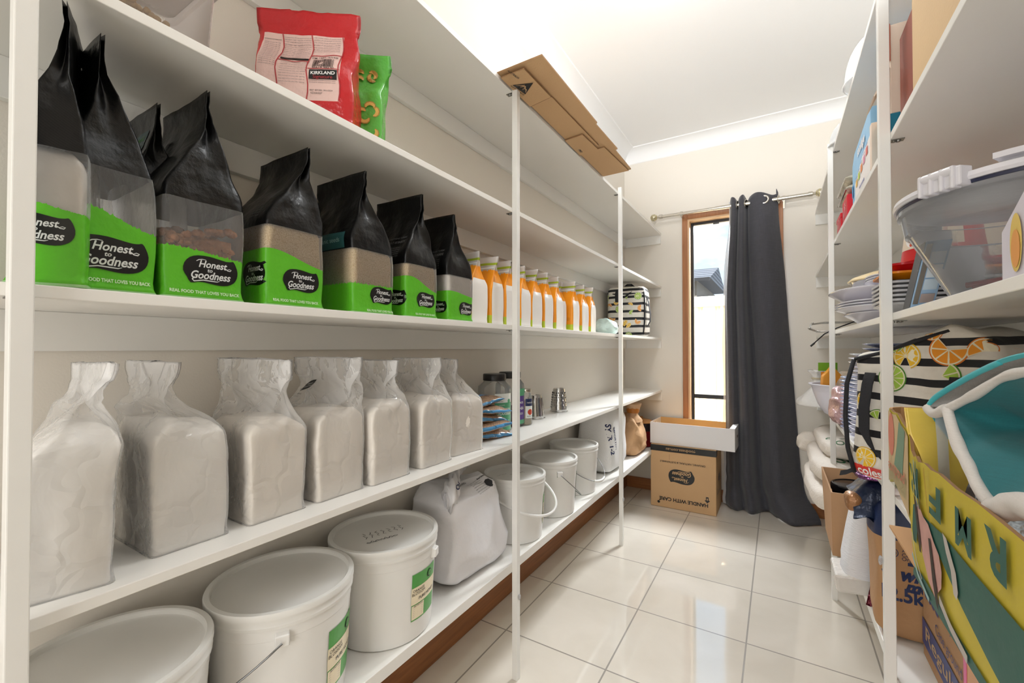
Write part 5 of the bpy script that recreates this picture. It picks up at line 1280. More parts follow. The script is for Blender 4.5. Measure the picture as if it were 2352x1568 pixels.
def tub_pic():
    m = MB()
    f = Flat().rect(-.085, .085, -.030, .030, 1, 0).rect(-.085, .085, .030, .040, 0, 1)
    random.seed(8); f.disc(.0, 0, .027, 2, 1)
    for k in range(40): a = random.uniform(0, 6.28); r = random.uniform(0, .022); f.disc(r*math.cos(a), r*math.sin(a), random.uniform(.002, .005), random.choice((0, 3, 4, 5)), 2+k*.02, 8)
    f.text('NOODLES', -.055, .0, .03, 3, 2, bold=.02, rot=1.57); f.text('QUICK BOWL', .02, .035, .06, 2, 2, bold=.02); f.text('NOODLES', .055, .0, .03, 3, 2, bold=.02, rot=1.57)
    for vs, fs, mi, ly in f.items:
        m.add([((lerp(.074, .060, (.060+y)/.118)+.0006+.0003*ly)*math.cos(-2.55+x/.068), (lerp(.074, .060, (.060+y)/.118)+.0006+.0003*ly)*math.sin(-2.55+x/.068), .060+y) for x, y in vs], fs, mi)
    return m
tub_pic().build('food_picture', [mat('p_leaf', '5FA33A', .4), mat('p_cream', 'E2D3BC', .4), WINK, mat('p_tomato', 'C24A24', .4), mat('p_brown', '5B4424', .4), mat('p_sand', 'C9A468', .4)], t_)
t_ = thing('display_card', 'pale blue printed booklet leaning behind the big clear tub', 'booklet', (.325, 1.16, S3+.0005))
pr = [(.075, .0), (.018, .0), (-.105, .115), (-.050, .115)]
MB().add([(-.095, y, z) for y, z in pr]+[(-.060, y, z) for y, z in pr], [(0, 3, 2, 1), (4, 5, 6, 7), (0, 1, 5, 4), (1, 2, 6, 5), (2, 3, 7, 6), (3, 0, 4, 7)]).build('booklet_body', mat('pale_blue_card', 'A9CBEC', .3), t_, bevel=.001)
f = Flat()
def PP(u, v): return (lerp(-.0175, .0175, u), .168*v)
for (u0, u1, v0, v1, mi) in ((.06, .28, .10, .97, 1), (.32, .9, .32, .48, 2), (.32, .9, .50, .68, 0), (.32, .9, .70, .86, 2), (.32, .9, .12, .26, 3), (.15, .7, .04, .06, 4)):
    f.items.append(([PP(u0, v0), PP(u1, v0), PP(u1, v1), PP(u0, v1)], [(0, 1, 2, 3)], mi, 1))
wrap('booklet_print', f, [mat('b1', 'E6F0F8', .3), mat('b2', '7A746C', .4), mat('b3', 'CFE2F2', .3), mat('b4', 'B9A9A4', .4), INK], t_, (-.0775, .018, 0), (1, 0, 0), (0, -.73, .683), None)
MB().add([(-.0958, y, z) for y, z in pr], [(0, 1, 2, 3)]).build('grey_side', mat('booklet_edge', '55565A', .5), t_)
# big clear clip lid tub
t_ = thing('storage_tub', 'large clear tapered tub with clip-on lid overhanging the eye level right shelf', 'tub', (.346, 1.005, S3+.0005))
tubc = film('clear_tub_plastic', 'E8EAEE', .13, .08, .25, 7)
P = [(.088, .001), (.092, 0), (.095, .004)] + [(lerp(.096, .146, k/6), .008+.107*k/6) for k in range(7)] + [(.150, .117), (.152, .119), (.157, .150), (.162, .153), (.162, .160)]
MB().lathe(P, seg=72, caps=True, sy=1.06).build('tub_body', tubc, t_, smooth=True, angle=30)
t_['dummy'] = 0; del t_['dummy']
o = MB().lathe([(.162, .1605), (.163, .165)], seg=72, sy=1.06).build('seal_gasket', mat('dark_blue_gasket', '262A45', .3), t_, smooth=True, angle=30)
MB().lathe([(.166, .1655), (.168, .170), (.166, .177), (.154, .181), (.146, .180), (.140, .174), (.01, .172)], seg=72, sy=1.06).build('tub_lid', mat('cool_white_plastic', 'D9D7DC', .3), t_, smooth=True, angle=30)
for a in (-2.47, .2):
    m = MB().box(-.010, .012, -.030, .030, -.010, .019)
    for k in range(4): m.box(-.0, .0165, -.026+.0148*k, -.020+.0148*k, -.013, .0205)
    m.tube([(.010, -.022, .014), (.010, .022, .014)], .0075, 10)
    c_ = m.build('lid_clip', mat('cool_white_plastic', 'D9D7DC', .3), t_, bevel=.0025); c_.location = (.166*math.cos(a), .176*math.sin(a), .168); c_.rotation_euler = (0, 0, a)
m = MB(); m.strip([(.150*math.cos(a), .159*math.sin(a), .190) for a in [-2.15+.1*k for k in range(16)]], [(.012*math.cos(a), .012*math.sin(a), 0) for a in [-2.15+.1*k for k in range(16)]], .004)
m.build('lid_handle', mat('cool_white_plastic', 'D9D7DC', .3), t_, smooth=True, angle=40)
redu = mat('red_utensil', 'B02A2E', .3)
t2 = thing('kitchen_utensils', 'red handled utensils lying inside the large clear tub', 'utensil', (.346, 1.005, S3+.010))
MB().tube([(-.070, .03, .020), (.03, -.05, .03), (.065, -.07, .034)], .005, 10).build('red_handle', redu, t2, smooth=True)
MB().tube([(-.068, .01, .012), (.03, -.05, .016), (.060, -.072, .020)], .004, 10).build('red_handle', redu, t2, smooth=True)
MB().box(-.06, .06, -.06, .06, .0, .007).build('grey_tray', mat('grey_tray', '6F6E72', .5), t2, bevel=.003)
t_ = thing('food_carton', 'white carton with an orange oval picture at the right photo edge, before the clear tub', 'box', (.335, .685, S3+.0005))
m = MB(); pr = [(-.088, .0), (.088, 0), (.088, .066), (.03, .10), (-.088, .125)]
m.add([(-.098, y, z) for y, z in pr]+[(.10, y, z) for y, z in pr], [(0, 1, 2, 3, 4), (9, 8, 7, 6, 5)]+[(i, 5+i, 5+(i+1) % 5, (i+1) % 5) for i in range(5)])
m.build('carton_body', mat('lilac_white_card', 'D5D0DA', .5), t_, bevel=.002)
wrap('picture', Flat().disc(-.045, .045, .015, 0, 0, 28, ry=.034).disc(-.045, .038, .011, 1, 1, 28, ry=.022).rect(.02, .026, .02, .10, 2, 0), [mat('c_yellow', 'DDBE5E', .5), mat('c_orange', 'E09A4A', .5), mat('c_grey', '9C98A8', .5)], t_, (-.0986, 0, 0), (0, -1, 0), (0, 0, 1), None)

# ================================================================ right side, board at z 0.777
# plate stacks behind the cooler bag
def plate_stack(x, y, R, n, pitch, label, grp, mt, cat='plate', name='dinner_plate', deep=.014):
    p = MB().lathe([(R*.55, .001), (R*.60, 0), (R*.62, .002), (R*.97, deep), (R, deep+.001), (R*.99, deep+.003), (R*.95, deep+.0015), (R*.6, .0045), (.01, .004)], seg=44)
    o0 = p.build(name, mt, None, smooth=True, angle=180, loc=(x, y, S4+.0005)); tag(o0, label, cat, grp)
    for k in range(1, n):
        o = o0.copy(); COL.objects.link(o); o.location = (x+.002*math.sin(k*2.3), y+.002*math.cos(k*1.7), S4+.0005+pitch*k)
blp = mat('blue_grey_plate', '7E86A4', .15, coat=.4)
plate_stack(.335, 1.69, .115, 24, .0138, 'blue grey plate in the tallest stack behind the striped cooler bag', 'blue grey plates behind the cooler bag', blp)
plate_stack(.325, 1.925, .112, 21, .0142, 'white plate in the middle stack behind the striped cooler bag', 'white plates behind the cooler bag', mel)
plate_stack(.285, 2.125, .078, 15, .0138, 'small pale blue dish in the low stack nearest the far right post', 'pale blue dishes by the far right post', mat('pale_blue_dish', 'B9C3DC', .12, coat=.4), name='side_dish', cat='dish')
t_ = tag(sackmb(.070, .085, .075, .6, .6, 71, .014, crease=.9).build('foil_packet', mat('mauve_foil', 'C7A5A8', .28, .55, bump=.7, bscale=70), None, smooth=True, angle=180, loc=(.262, 2.265, S4+.0005)), 'crinkled mauve foil packet between the low dish stack and the white basin', 'food packet')
t_ = thing('mixing_basin', 'white plastic basin by the far right post holding packets', 'bowl', (.285, 2.60, S4+.0005))
R = .150
MB().lathe([(R*.50, .002), (R*.55, 0), (R*.62, .006), (R*.80, .05), (R*.92, .105), (R*.97, .138), (R*1.04, .142), (R*1.05, .147), (R*1.03, .149), (R*.95, .147), (R*.89, .105), (R*.76, .05), (R*.5, .010), (.01, .008)], seg=56).build('basin_body', mat('white_basin_plastic', 'DFDEEA', .3), t_, smooth=True, angle=60)
t_ = thing('spice_packet', 'orange packet with green top and barcode standing in the white basin', 'food packet', (.215, 2.58, S4+.085), math.radians(-70))
o = bag_mesh(.012, .040, .170, .7, 73, nz=.0015, gus=.1, seal=.95).build('packet_film', mat('spice_orange', 'EDA23C', .4), t_, smooth=True, angle=180)
o.rotation_euler = (0, -.12, PI)
wrap('front_print', Flat().rect(-.042, .042, .125, .165, 0, 1).text('olive', -.0, .145, .035, 1, 2, bold=.02).rect(-.025, .0, .03, .055, 1, 1).rect(-.022, -.004, .034, .051, 2, 2).rect(-.03, .03, .065, .12, 3, 1), [mat('s_green', '6FA52E', .4), WINK, mat('s_grey', '7F7A78', .5), mat('s_orange2', 'E08F2C', .4)], t_, (-.020, 0, 0), (0, -1, 0), (.0, 0, 1), None, off=.002)
t_ = tag(sackmb(.075, .08, .055, .6, .6, 77, .012, crease=.8).build('grain_packet', film('sandy_film', 'D9C7B4', .7, .3, .5, 40), None, smooth=True, angle=180, loc=(.315, 2.62, S4+.095)), 'clear packet of sandy grain heaped in the white basin', 'food packet')
t_ = thing('grain_sack', 'small white woven sack with a tied neck hanging past the shelf behind the basin', 'sack', (.215, 2.965, S4+.0005))
rings = []
for k in range(30):
    f_ = k/29; z = .165*f_+.03*sm(.6, 1, f_)
    r = lerp(.125, .020, sm(.02, .80, f_)**.9)+.018*sm(.85, 1, f_)
    rings.append([(r*(1+.10*noise.noise((math.cos(2*PI*i/44)*2.5, math.sin(2*PI*i/44)*2.5, f_*5))+.03*math.sin(i*1.7+f_*5)*sm(.3, .8, f_))*math.cos(2*PI*i/44)-.035*f_, r*.85*math.sin(2*PI*i/44), z+.004*math.sin(i*.9)*f_) for i in range(44)])
MB().loft(rings).build('sack_body', woven, t_, smooth=True, angle=180)
MB().lathe([(.021, -.005), (.025, 0), (.021, .006)], (-.030, 0, .150), 16, caps=False).build('tie', mat('twine', 'CBBFA4', .8), t_, smooth=True, angle=180)

# citrus cooler bag, large: its printed face looks diagonally out between the posts
t_ = thing('cooler_bag', 'large striped citrus cooler bag with a red name tag behind the near right post', 'bag', (.325, 1.355, S4+.0005), PI/4)
o = sackmb(.100, .150, .158, .20, .28, 81, .010, n=88, k=56, crease=.35, taper=.03)
o.v = [(x, y, z*(1+.16*math.exp(-((-y-.055)/.075)**2)*sm(.35, 1, z/.31))) for x, y, z in o.v]
o = o.build('bag_body', stripe_mat('citrus_stripes_large', .027, .0445, .37), t_, smooth=True, angle=180)
f = Flat()
fruit(f, -.103, .055, .026, 'lemon', -1.9, 4.0, 10); fruit(f, -.108, .193, .022, 'lemon', 1.6, 4.7, 6); fruit(f, -.074, .150, .026, 'lime', 1.4, 2.6, 4)
fruit(f, -.044, .253, .032, 'lime', 0, 6.28, 10, 1); fruit(f, -.014, .304, .030, 'lemon', -1.2, 4.2, 10); fruit(f, -.038, .330, .020, 'lime', 2.6, 6, 6, 1); fruit(f, .064, .318, .034, 'orange', 2.2, 6.4, 8)
fruit(f, .052, .262, .034, 'lime', -.4, 1.1, 4); fruit(f, .118, .315, .028, 'orange', 0, 3.6, 6); fruit(f, -.02, .165, .024, 'orange', 0, 3.4, 6); fruit(f, .07, .17, .028, 'lemon'); fruit(f, .10, .08, .03, 'lime'); fruit(f, 0, .07, .03, 'orange')
fruit(f, .035, .355, .018, 'orange', 3.3, 6.1, 5)
wrap('fruit_print', f, FR, t_, (-.100, 0, 0), (0, -1, 0), (0, 0, 1), o)
MB().tube([(-.094, .136, .010), (-.104, .144, .07), (-.106, .148, .15), (-.104, .145, .23), (-.094, .134, .292)], .0050, 8).build('piping', blkweb, t_, smooth=True, angle=180)
MB().tube([(-.092, .132, .294), (-.099, .07, .309), (-.098, .0, .335), (-.088, -.06, .357), (-.07, -.11, .335), (-.055, -.142, .30), (-.03, -.148, .24)], .0045, 8).build('piping', blkweb, t_, smooth=True, angle=180)
pts = [(-.106, .085, .262), (-.118, .084, .235), (-.121, .090, .18), (-.119, .092, .12), (-.118, .075, .082), (-.116, .045, .058), (-.113, .01, .060), (-.110, -.02, .085)]
MB().strip(pts, [(0, .0125, 0), (0, .0125, 0), (0, .0125, .0), (0, .012, .003), (0, .009, .009), (0, .004, .012), (0, -.002, .012), (0, -.006, .011)], .0012).build('carry_strap', blkweb, t_, smooth=True, angle=40)
MB().strip([(-.104, -.085, .262), (-.112, -.084, .22), (-.110, -.08, .16)], [(0, .0145, 0)]*3, .0012).build('carry_strap', blkweb, t_, smooth=True, angle=40)
MB().strip([(-.092, .136, .018), (-.106, .146, .008), (-.112, .158, .003)], [(.002, 0, .006)]*3, .0015).build('loose_piping_end', blkweb, t_, smooth=True, angle=40)
f = Flat().rect(-.050, .062, -.0125, .0125, 0, 0).text('coles', -.012, 0, .056, 1, 1, bold=.02)
wrap('name_tag', f, [mat('tag_red', 'D2342C', .45), WINK], t_, (-.100, .085, .022), (0, -1, 0), (0, 0, 1), o, off=.0015)

# produce carton at the front
xw = .165
t_ = thing('produce_box', 'torn yellow and green fruit carton with upside-down letters, jutting from the right shelf', 'box', (xw, .60, S4+.0005))
yel = mat('box_yellow', 'C9B62E', .55, bump=.12, bscale=30, aniso=(1, 60, 1), var=.08, vscale=12); grn = mat('box_green', '245C50', .55, bump=.1, bscale=40, var=.12, vscale=10)
kr2 = mat('produce_kraft', 'C79A6B', .75)
top = [(.390, .217), (.36, .214), (.33, .216), (.30, .206), (.270, .200), (.254, .192), (.246, .172), (.232, .166), (.222, .170), (.21, .164), (.18, .169), (.15, .167), (.12, .170), (.06, .168), (0, .171), (-.1, .169), (-.2, .17), (-.35, .17)]
bot = [(.390, .090), (.36, .098), (.33, .094), (.30, .082), (.270, .074), (.254, .066), (.246, .04), (.232, .0), (.222, 0), (.21, 0), (.18, 0), (.15, 0), (.12, 0), (.06, 0), (0, 0), (-.1, 0), (-.2, 0), (-.35, 0)]
m = MB(); n = len(top)
m.add([(0, y, z) for y, z in top]+[(0, y, z) for y, z in bot]+[(.004, y, z) for y, z in top]+[(.004, y, z) for y, z in bot],
      [(i, n+i, n+i+1, i+1) for i in range(n-1)]+[(2*n+i, 2*n+i+1, 3*n+i+1, 3*n+i) for i in range(n-1)]+[(i, i+1, 2*n+i+1, 2*n+i) for i in range(n-1)]+[(n+i, 3*n+i, 3*n+i+1, n+i+1) for i in range(n-1)]+[(0, 2*n, 3*n, n), (n-1, 2*n-1, 4*n-1, 3*n-1)],
      [0]*(n-1)+[1]*(n-1)+[2]*(2*n))
fr_ = m.build('front_panel', [yel, kr2, cedge], t_)
m = MB(); pts = [(.002, .388), (.006, .405), (.02, .422), (.045, .43), (.315, .43)]
m.add([(x, y, .09-.09*(i > 2)) for i, (x, y) in enumerate(pts)]+[(x, y, .217) for x, y in pts], [(i, i+1, 5+i+1, 5+i) for i in range(4)])
o = m.build('end_panel', [kr2], t_); sd = o.modifiers.new('s', 'SOLIDIFY'); sd.thickness = .004; sd.offset = 0
MB().box(.004, .320, -.35, .425, .0, .004).box(.316, .320, -.35, .43, .004, .217).build('carton_inside', kr2, t_)
f = Flat()
U = lambda y: -y   # right in the picture is toward the viewer (smaller y)
f.star([(U(.20), .098), (U(.10), .104), (U(.0), .101), (U(-.12), .100), (U(-.34), .10), (U(-.34), .012), (U(-.2), .014), (U(-.1), .022), (U(-.03), .034), (U(.04), .050), (U(.10), .070), (U(.16), .088)], 0, 1, c=(.02, .078))
f.star([(U(.232), .004), (U(.228), .012), (U(.19), .018), (U(.1), .014), (U(0), .012), (U(-.34), .012), (U(-.34), .0), (U(.232), .0)], 0, 1, c=(0, .006)).star([(U(.232), .064), (U(.226), .10), (U(.216), .104), (U(.205), .075), (U(.212), .050), (U(.226), .050)], 0, 2)
for (ch, y, z) in (('R', .220, .136), ('F', .124, .134), ('M', .029, .132), ('R', -.049, .140), ('E', -.13, .136)):
    f.text(ch, U(y), z, .046, 0, 3, bold=.035, rot=PI, h=.040)
for k in range(3): f.line([(U(.226-.01*k), .165), (U(.215-.012*k), .125), (U(.208-.01*k), .105)], .0035, (1, 6, 0)[k], 5)
f.star([(U(.214), .112), (U(.190), .108), (U(.170), .100), (U(.150), .098), (U(.128), .084), (U(.108), .076), (U(.098), .060), (U(.100), .040), (U(.112), .030), (U(.125), .018), (U(.150), .026), (U(.175), .048), (U(.195), .072)], 3, 4)
f.star([(U(.212), .118), (U(.205), .116), (U(.190), .086), (U(.180), .062), (U(.178), .050), (U(.186), .050), (U(.196), .072), (U(.206), .098)], 4, 6)
f.star([(U(.146), .082), (U(.138), .084), (U(.122), .050), (U(.108), .022), (U(.108), .010), (U(.116), .014), (U(.130), .036)], 4, 6)
f.star([(U(.094), .108), (U(.080), .106), (U(.064), .092), (U(.050), .080), (U(.044), .062), (U(.048), .052), (U(.058), .054), (U(.066), .076), (U(.082), .090)], 5, 4)
f.line([(U(.23), .030), (U(.200), .012), (U(.150), .002)], .006, 6, 4); f.line([(U(.11), .024), (U(.07), .012), (U(.02), .006)], .009, 5, 4); f.line([(U(.228), .060), (U(.205), .030), (U(.18), .015)], .003, 5, 5)
f.line([(U(.165), .166), (U(.160), .150), (U(.150), .12), (U(.138), .104)], .004, 7, 5)
wrap('box_print', f, [grn, yel, yel, mat('torn_pink', 'C99A90', .7, var=.2, vscale=50), mat('slot_dark', '3A2A1D', .8), mat('torn_paper', 'BDB5AD', .8), mat('pale_aqua', '8FB2B0', .5), mat('mustard', 'B9971C', .5)], t_, (-.0006, 0, 0), (0, -1, 0), (0, 0, 1), None)
f = Flat().star([(U(.389), .093), (U(.36), .101), (U(.33), .097), (U(.30), .086), (U(.270), .078), (U(.256), .072), (U(.256), .190), (U(.270), .197), (U(.30), .203), (U(.33), .213), (U(.36), .211), (U(.389), .214)], 0, 0, c=(-.325, .145))
f.star([(-.365+.022*math.cos(q*PI/10), .176+.036*math.sin(q*PI/10)) for q in range(20)], 1, 1).star([(U(.345), .130), (U(.325), .165), (U(.310), .205), (U(.272), .195), (U(.290), .125)], 2, 1)
for k in range(22): f.rect(U(.384)+.0055*k, U(.384)+.0055*k+.0016, .094-.0*k, .125, 3, 2, 1)
f.text('produce', U(.325), .122, .110, 1, 4, rot=PI, h=.024)
wrap('pear_print', f, [mat('strip_cream', 'C9AF85', .6), mat('pear_pink', 'D07A64', .6), mat('faded_green', '6F8F77', .6), mat('rule_green', '8D9B72', .6)], t_, (-.0006, 0, 0), (0, -1, 0), (0, 0, 1), None)
# contents of the produce carton
t_ = thing('pasta_pouch', 'tall yellow pouch with a clear edge standing in the produce carton', 'food packet', (.222, .850, S4+.006), math.radians(12))
o = bag_mesh(.042, .026, .228, .55, 91, nz=.004, gus=.2, sealw=.9, seal=.9, peak=(-.02, .02)).build('pouch_film', mat('pouch_yellow', 'E3C55A', .25, bump=.25, bscale=30, var=.12, vscale=10), t_, smooth=True, angle=180)
wrap('clear_edge', Flat().line([(-.038, .03), (-.040, .12), (-.042, .19), (-.044, .225)], .012, 0, 0), [film('pouch_edge', 'C9D2DC', .6, .15, .4, 40)], t_, (0, -.032, 0), (1, 0, 0), (0, 0, 1), None, off=.006)
t_ = thing('foil_pouch', 'silver blue foil pouch between the yellow pouch and the teal cloth', 'food packet', (.232, .735, S4+.006), math.radians(10))
bag_mesh(.036, .016, .205, .5, 93, nz=.005, gus=.2, seal=.92, peak=(.01, .02)).build('pouch_film', mat('silver_foil', 'AEBCCB', .2, .8, bump=.6, bscale=40, var=.3, vscale=25), t_, smooth=True, angle=180)
t_ = tag(sackmb(.045, .05, .085, .6, .6, 95, .014, crease=.9).build('clear_packet', film('crinkled_clear', 'D9DDE0', .5, .12, .9, 60), None, smooth=True, angle=180, loc=(.245, .945, S4+.006)), 'crinkled clear packet in the far corner of the produce carton', 'food packet')
# teal cloth bag
teal = cloth_mat('teal_canvas', '11555A', '1C7478', 700, .85); bind = cloth_mat('pale_binding', 'BDB6AE', 'D8D2CC', 900, .9); teal2 = cloth_mat('turquoise_canvas', '2F9AA2', '3FB0B6', 700, .85)
t_ = thing('cloth_bag', 'teal cloth bag with thick pale binding slumped over the produce carton', 'bag', (.30, .50, S4+.10))
# the mouth of the bag: outer lip, inner lip and the side that slumps down to the carton rim
OUT = [(0.175, 0.805, 1.018), (0.181, 0.793, 1.034), (0.193, 0.759, 1.055), (0.202, 0.724, 1.071), (0.210, 0.690, 1.084), (0.216, 0.655, 1.092), (0.225, 0.609, 1.098), (0.236, 0.552, 1.098)]
A = [(0.183, 0.759, 1.022), (0.190, 0.747, 1.031), (0.199, 0.724, 1.045), (0.210, 0.690, 1.066), (0.216, 0.655, 1.075), (0.225, 0.609, 1.080), (0.236, 0.552, 1.080)]
B_ = [(0.183, 0.759, 1.022), (0.179, 0.724, 1.002), (0.179, 0.701, 0.983), (0.178, 0.673, 0.972), (0.177, 0.644, 0.957), (0.178, 0.621, 0.947), (0.178, 0.598, 0.945), (0.179, 0.575, 0.955), (0.181, 0.552, 0.964), (0.184, 0.506, 0.968)]
def resamp(P, n):
    out = []
    for k in range(n+1):
        t = k/n*(len(P)-1); i = min(int(t), len(P)-2); f = t-i
        a, b_, c, d = (Vector(P[max(0, min(len(P)-1, i+q))]) for q in (-1, 0, 1, 2))
        out.append(.5*((2*b_)+(c-a)*f+(2*a-5*b_+4*c-d)*f*f+(3*b_-a-3*c+d)*f**3))
    return out
O_ = Vector((.30, .50, S4+.10)); nn = 48
o_, a_, b2 = resamp(OUT, nn), resamp(A, nn), resamp(B_, nn)
def cloth(name, P, Q, mt, sag, nv=24, wob=.010, fold=.008):
    vs = []
    for j in range(nv+1):
        v = j/nv; sg = math.sin(PI*v)
        for i in range(nn+1):
            u = i/nn; p = P[i].lerp(Q[i], v)
            p = p + Vector(sag)*sg*min(1, u*3) + noise.noise_vector(p*16)*wob*sg + Vector((fold, fold*.5, 0))*math.sin(v*8+u*9)*sg*min(1, u*3)
            vs.append(p-O_)
    o = MB().add(vs, [(j*(nn+1)+i, j*(nn+1)+i+1, (j+1)*(nn+1)+i+1, (j+1)*(nn+1)+i) for j in range(nv) for i in range(nn)]).build(name, mt, t_, smooth=True, angle=180)
    sd = o.modifiers.new('s', 'SOLIDIFY'); sd.thickness = .0025; return o
cloth('inner_cloth', a_, b2, teal, (.060, .030, .0))
cloth('inner_lining', [p+Vector((.002, .004, .0)) for p in o_], a_, cloth_mat('grey_inside', '5E5A58', '8E8984', 900, .9), (.004, .006, -.004), 8, .003, .001)
back = [p + Vector((.05, .045, -.09)) for p in o_]
cloth('outer_cloth', [p+Vector((-.002, .004, .002)) for p in o_], back, teal2, (-.004, .012, .012), 14, .006, .003)
def bindtube(P, r, name):
    Q = [p-O_ for p in P]; return MB().tube([tuple(p) for p in Q], [r*(1+.25*noise.noise(p*40)) for p in Q], 12).build(name, bind, t_, smooth=True, angle=180)
bindtube(resamp(A, 60), .0055, 'binding')
bindtube(resamp(B_, 60), .0060, 'binding')
bindtube(resamp(OUT[0:5], 40), .0035, 'lip_edge').data.materials[0] = teal2
tip = resamp([OUT[0], (.178, .79, 1.012), A[0]], 20); bindtube(tip, .007, 'binding')
bindtube(resamp([B_[6], B_[7], B_[8], B_[9]], 20), .012, 'folded_edge')

# small black and silver packet behind the cloth bag
t_ = tag(pillow(.07, .10, .02, 99, nzz=.006).build('foil_packet', mat('black_silver_foil', '4A4B50', .25, .7, bump=.6, bscale=90, var=.5, vscale=60), None, smooth=True, angle=180, loc=(.455, .84, 1.055)), 'small black and silver foil packet poking up behind the teal cloth bag', 'food packet')
t_.rotation_euler = (.5, -.8, .4)

# ================================================================ right side, bottom board (z 0.383)
greenp = mat('sack_green_print', '2E6B43', .6)
rice = mat('soybean_sack', 'E4DCD2', .6, bump=.35, bscale=120, var=.04, vscale=20)
RS = (('bottom white woven sack of the pile by the curtain, sagging over the shelf edge', .315, 2.62, 0, .195, .36, .058, 101, 'SOY'), ('middle white woven sack of the pile by the curtain, printed in green', .322, 2.66, .112, .190, .35, .050, 103, 'SOY'), ('top white woven sack of the pile by the curtain, folded at its end', .340, 2.72, .208, .170, .33, .042, 105, 'Gio-Organics'))
for lb, x, y, z, rx, ry, rz_, sd_, tx in RS:
    t_ = thing('soybean_sack', lb, 'sack', (x, y, S5+z+.0005), group='white woven sacks on the bottom right shelf')
    o = sackmb(rx, ry, rz_, .55, .4, sd_, .010, crease=.5).build('sack_body', rice, t_, smooth=True, angle=180)
    f = Flat().text(tx, 0, 0, .17 if tx == 'SOY' else .26, 0, 1, bold=.01)
    if tx == 'SOY': f.text('Gio-Organic', 0, .07, .24, 0, 1)
    else: f.text('ORGANIC', 0, -.045, .2, 0, 1)
    wrap('brand_print', f, [greenp], t_, (-.02, -ry*.62, rz_*2), (1, .0, 0), (0, .55, .83) if tx != 'x' else 0, o, off=.001)
MB_ = sackmb(.05, .05, .045, .7, .7, 107, .016, crease=.9)
t_ = tag(MB_.build('sack_corner', rice, None, smooth=True, angle=180, loc=(.155, 3.02, S5+.125)), 'tied pale sack end poking out beside the curtain', 'sack')

t_ = thing('carton', 'open brown carton of black-lidded jars overhanging the bottom right shelf', 'box', (.275, 2.03, S5+.0005))
def crect(x0, x1, y0, y1, z): return [(x0, y0, z), (x1, y0, z), (x1, y1, z), (x0, y1, z)]
kb = mat('carton_kraft', 'B48C66', .75, bump=.06, bscale=150, var=.04, vscale=8)
m = MB().loft([crect(-.118, .20, -.165, .10, 0), crect(-.122, .215, -.172, .21, .218), crect(-.117, .210, -.167, .205, .218), crect(-.113, .196, -.160, .096, .004)], True, True)
m.build('carton_body', kb, t_)
f = Flat(); f.items.append(([(-.009+ .013*math.copysign(min(1, abs(math.cos(a))*1.3), math.cos(a)), .024*math.copysign(min(1, abs(math.sin(a))*1.2), math.sin(a))) for a in [2*PI*k/24 for k in range(24)]], [tuple(range(24))], 0, 0))
wrap('hand_hole', f, [mat('hole_dark', '3A2E25', .8)], t_, (-.052, -.1695, .125), (1, 0, 0), (0, -.03, 1), None, off=.001)
glossb = mat('gloss_black_lid', '1A1A1E', .12)
for i, (x, y, lb, R) in enumerate(((-.020, .085, 'dark jar with a glossy black lid at the back of the open carton', .082), (.000, -.082, 'dark jar with a matt black lid at the front of the open carton', .082))):
    j = thing('storage_jar', lb, 'jar', (.275+x, 2.03+y, S5+.006))
    MB().lathe([(R*.9, 0), (R*.94, .01), (R*.94, .155), (R*.9, .16)], seg=40).build('jar_body', mat('dark_glass', '2B2420', .08), j, smooth=True, angle=40)
    MB().lathe([(R*.96, .160), (R, .162), (R, .182), (R*.96, .186), (R*.90, .187), (R*.88, .184), (.01, .184)], seg=48).build('jar_lid', glossb if i == 0 else mat('matt_black_lid', '2A2D33', .4), j, smooth=True, angle=30)
t_ = thing('flour_sack', 'white woven sack tipped over the bottom shelf edge between carton and brown paper sack', 'sack', (.262, 1.685, S5+.0005))
wv2 = mat('white_paper_weave', 'E2E2E6', .6, bump=.4, bscale=50, aniso=(1, 1, 8))
m = sackmb(.085, .075, .155, .35, .35, 111, .006, crease=.4)
m.v = [(x-.02+.05*(z/.31), y+.0*z, z) for x, y, z in m.v]
m.build('sack_body', wv2, t_, smooth=True, angle=180)
m = MB().box(-.118, -.02, -.074, .06, .002, .055); o = m.build('folded_base', mat('clear_tape_white', 'D6D2CC', .2, bump=.3, bscale=80), t_, bevel=.008); o.rotation_euler = (0, -.10, 0)
t_ = tag(pillow(.10, .11, .03, 115, nzz=.008).build('foil_packet', mat('maroon_foil', '5E1424', .2, .5, bump=.5, bscale=60), None, smooth=True, angle=180, loc=(.262, 1.585, S5+.036)), 'dark maroon foil packet squeezed behind the brown paper sack', 'food packet'); t_.rotation_euler = (1.2, .3, .2)
pap2 = mat('flour_bag_paper', 'B58B62', .7, bump=.25, bscale=40, var=.05, vscale=14)
t_ = thing('paper_flour_bag', 'tall brown paper flour bag with navy top behind the near right post', 'flour bag', (.325, 1.475, S5+.0005))
m = sackmb(.118, .072, .165, .28, .35, 117, .007, n=64, k=44, crease=.5)
o = m.build('bag_body', [pap2, mat('bag_navy', '1B2B52', .45, bump=.2, bscale=50)], t_, smooth=True, angle=180)
for p in o.data.polygons:
    if p.center.z > .245: p.material_index = 1
f = Flat().text('12.5kg', -.062, .110, .092, 0, 1, bold=.03, hs=1.2).text('wholemeal', .012, .165, .17, 0, 1, shear=.3, bold=.05, hs=1.1).star([(-.100, .140), (-.084, .158), (-.095, .180), (-.108, .164)], 0, 1)
f.text('meal', -.028, .138, .075, 0, 1, shear=.3, bold=.05)
for r in (.004, .008, .012): f.line([(-.090+r*math.cos(q*PI/10), .215+r*math.sin(q*PI/10)) for q in range(21)], .0016, 0, 1)
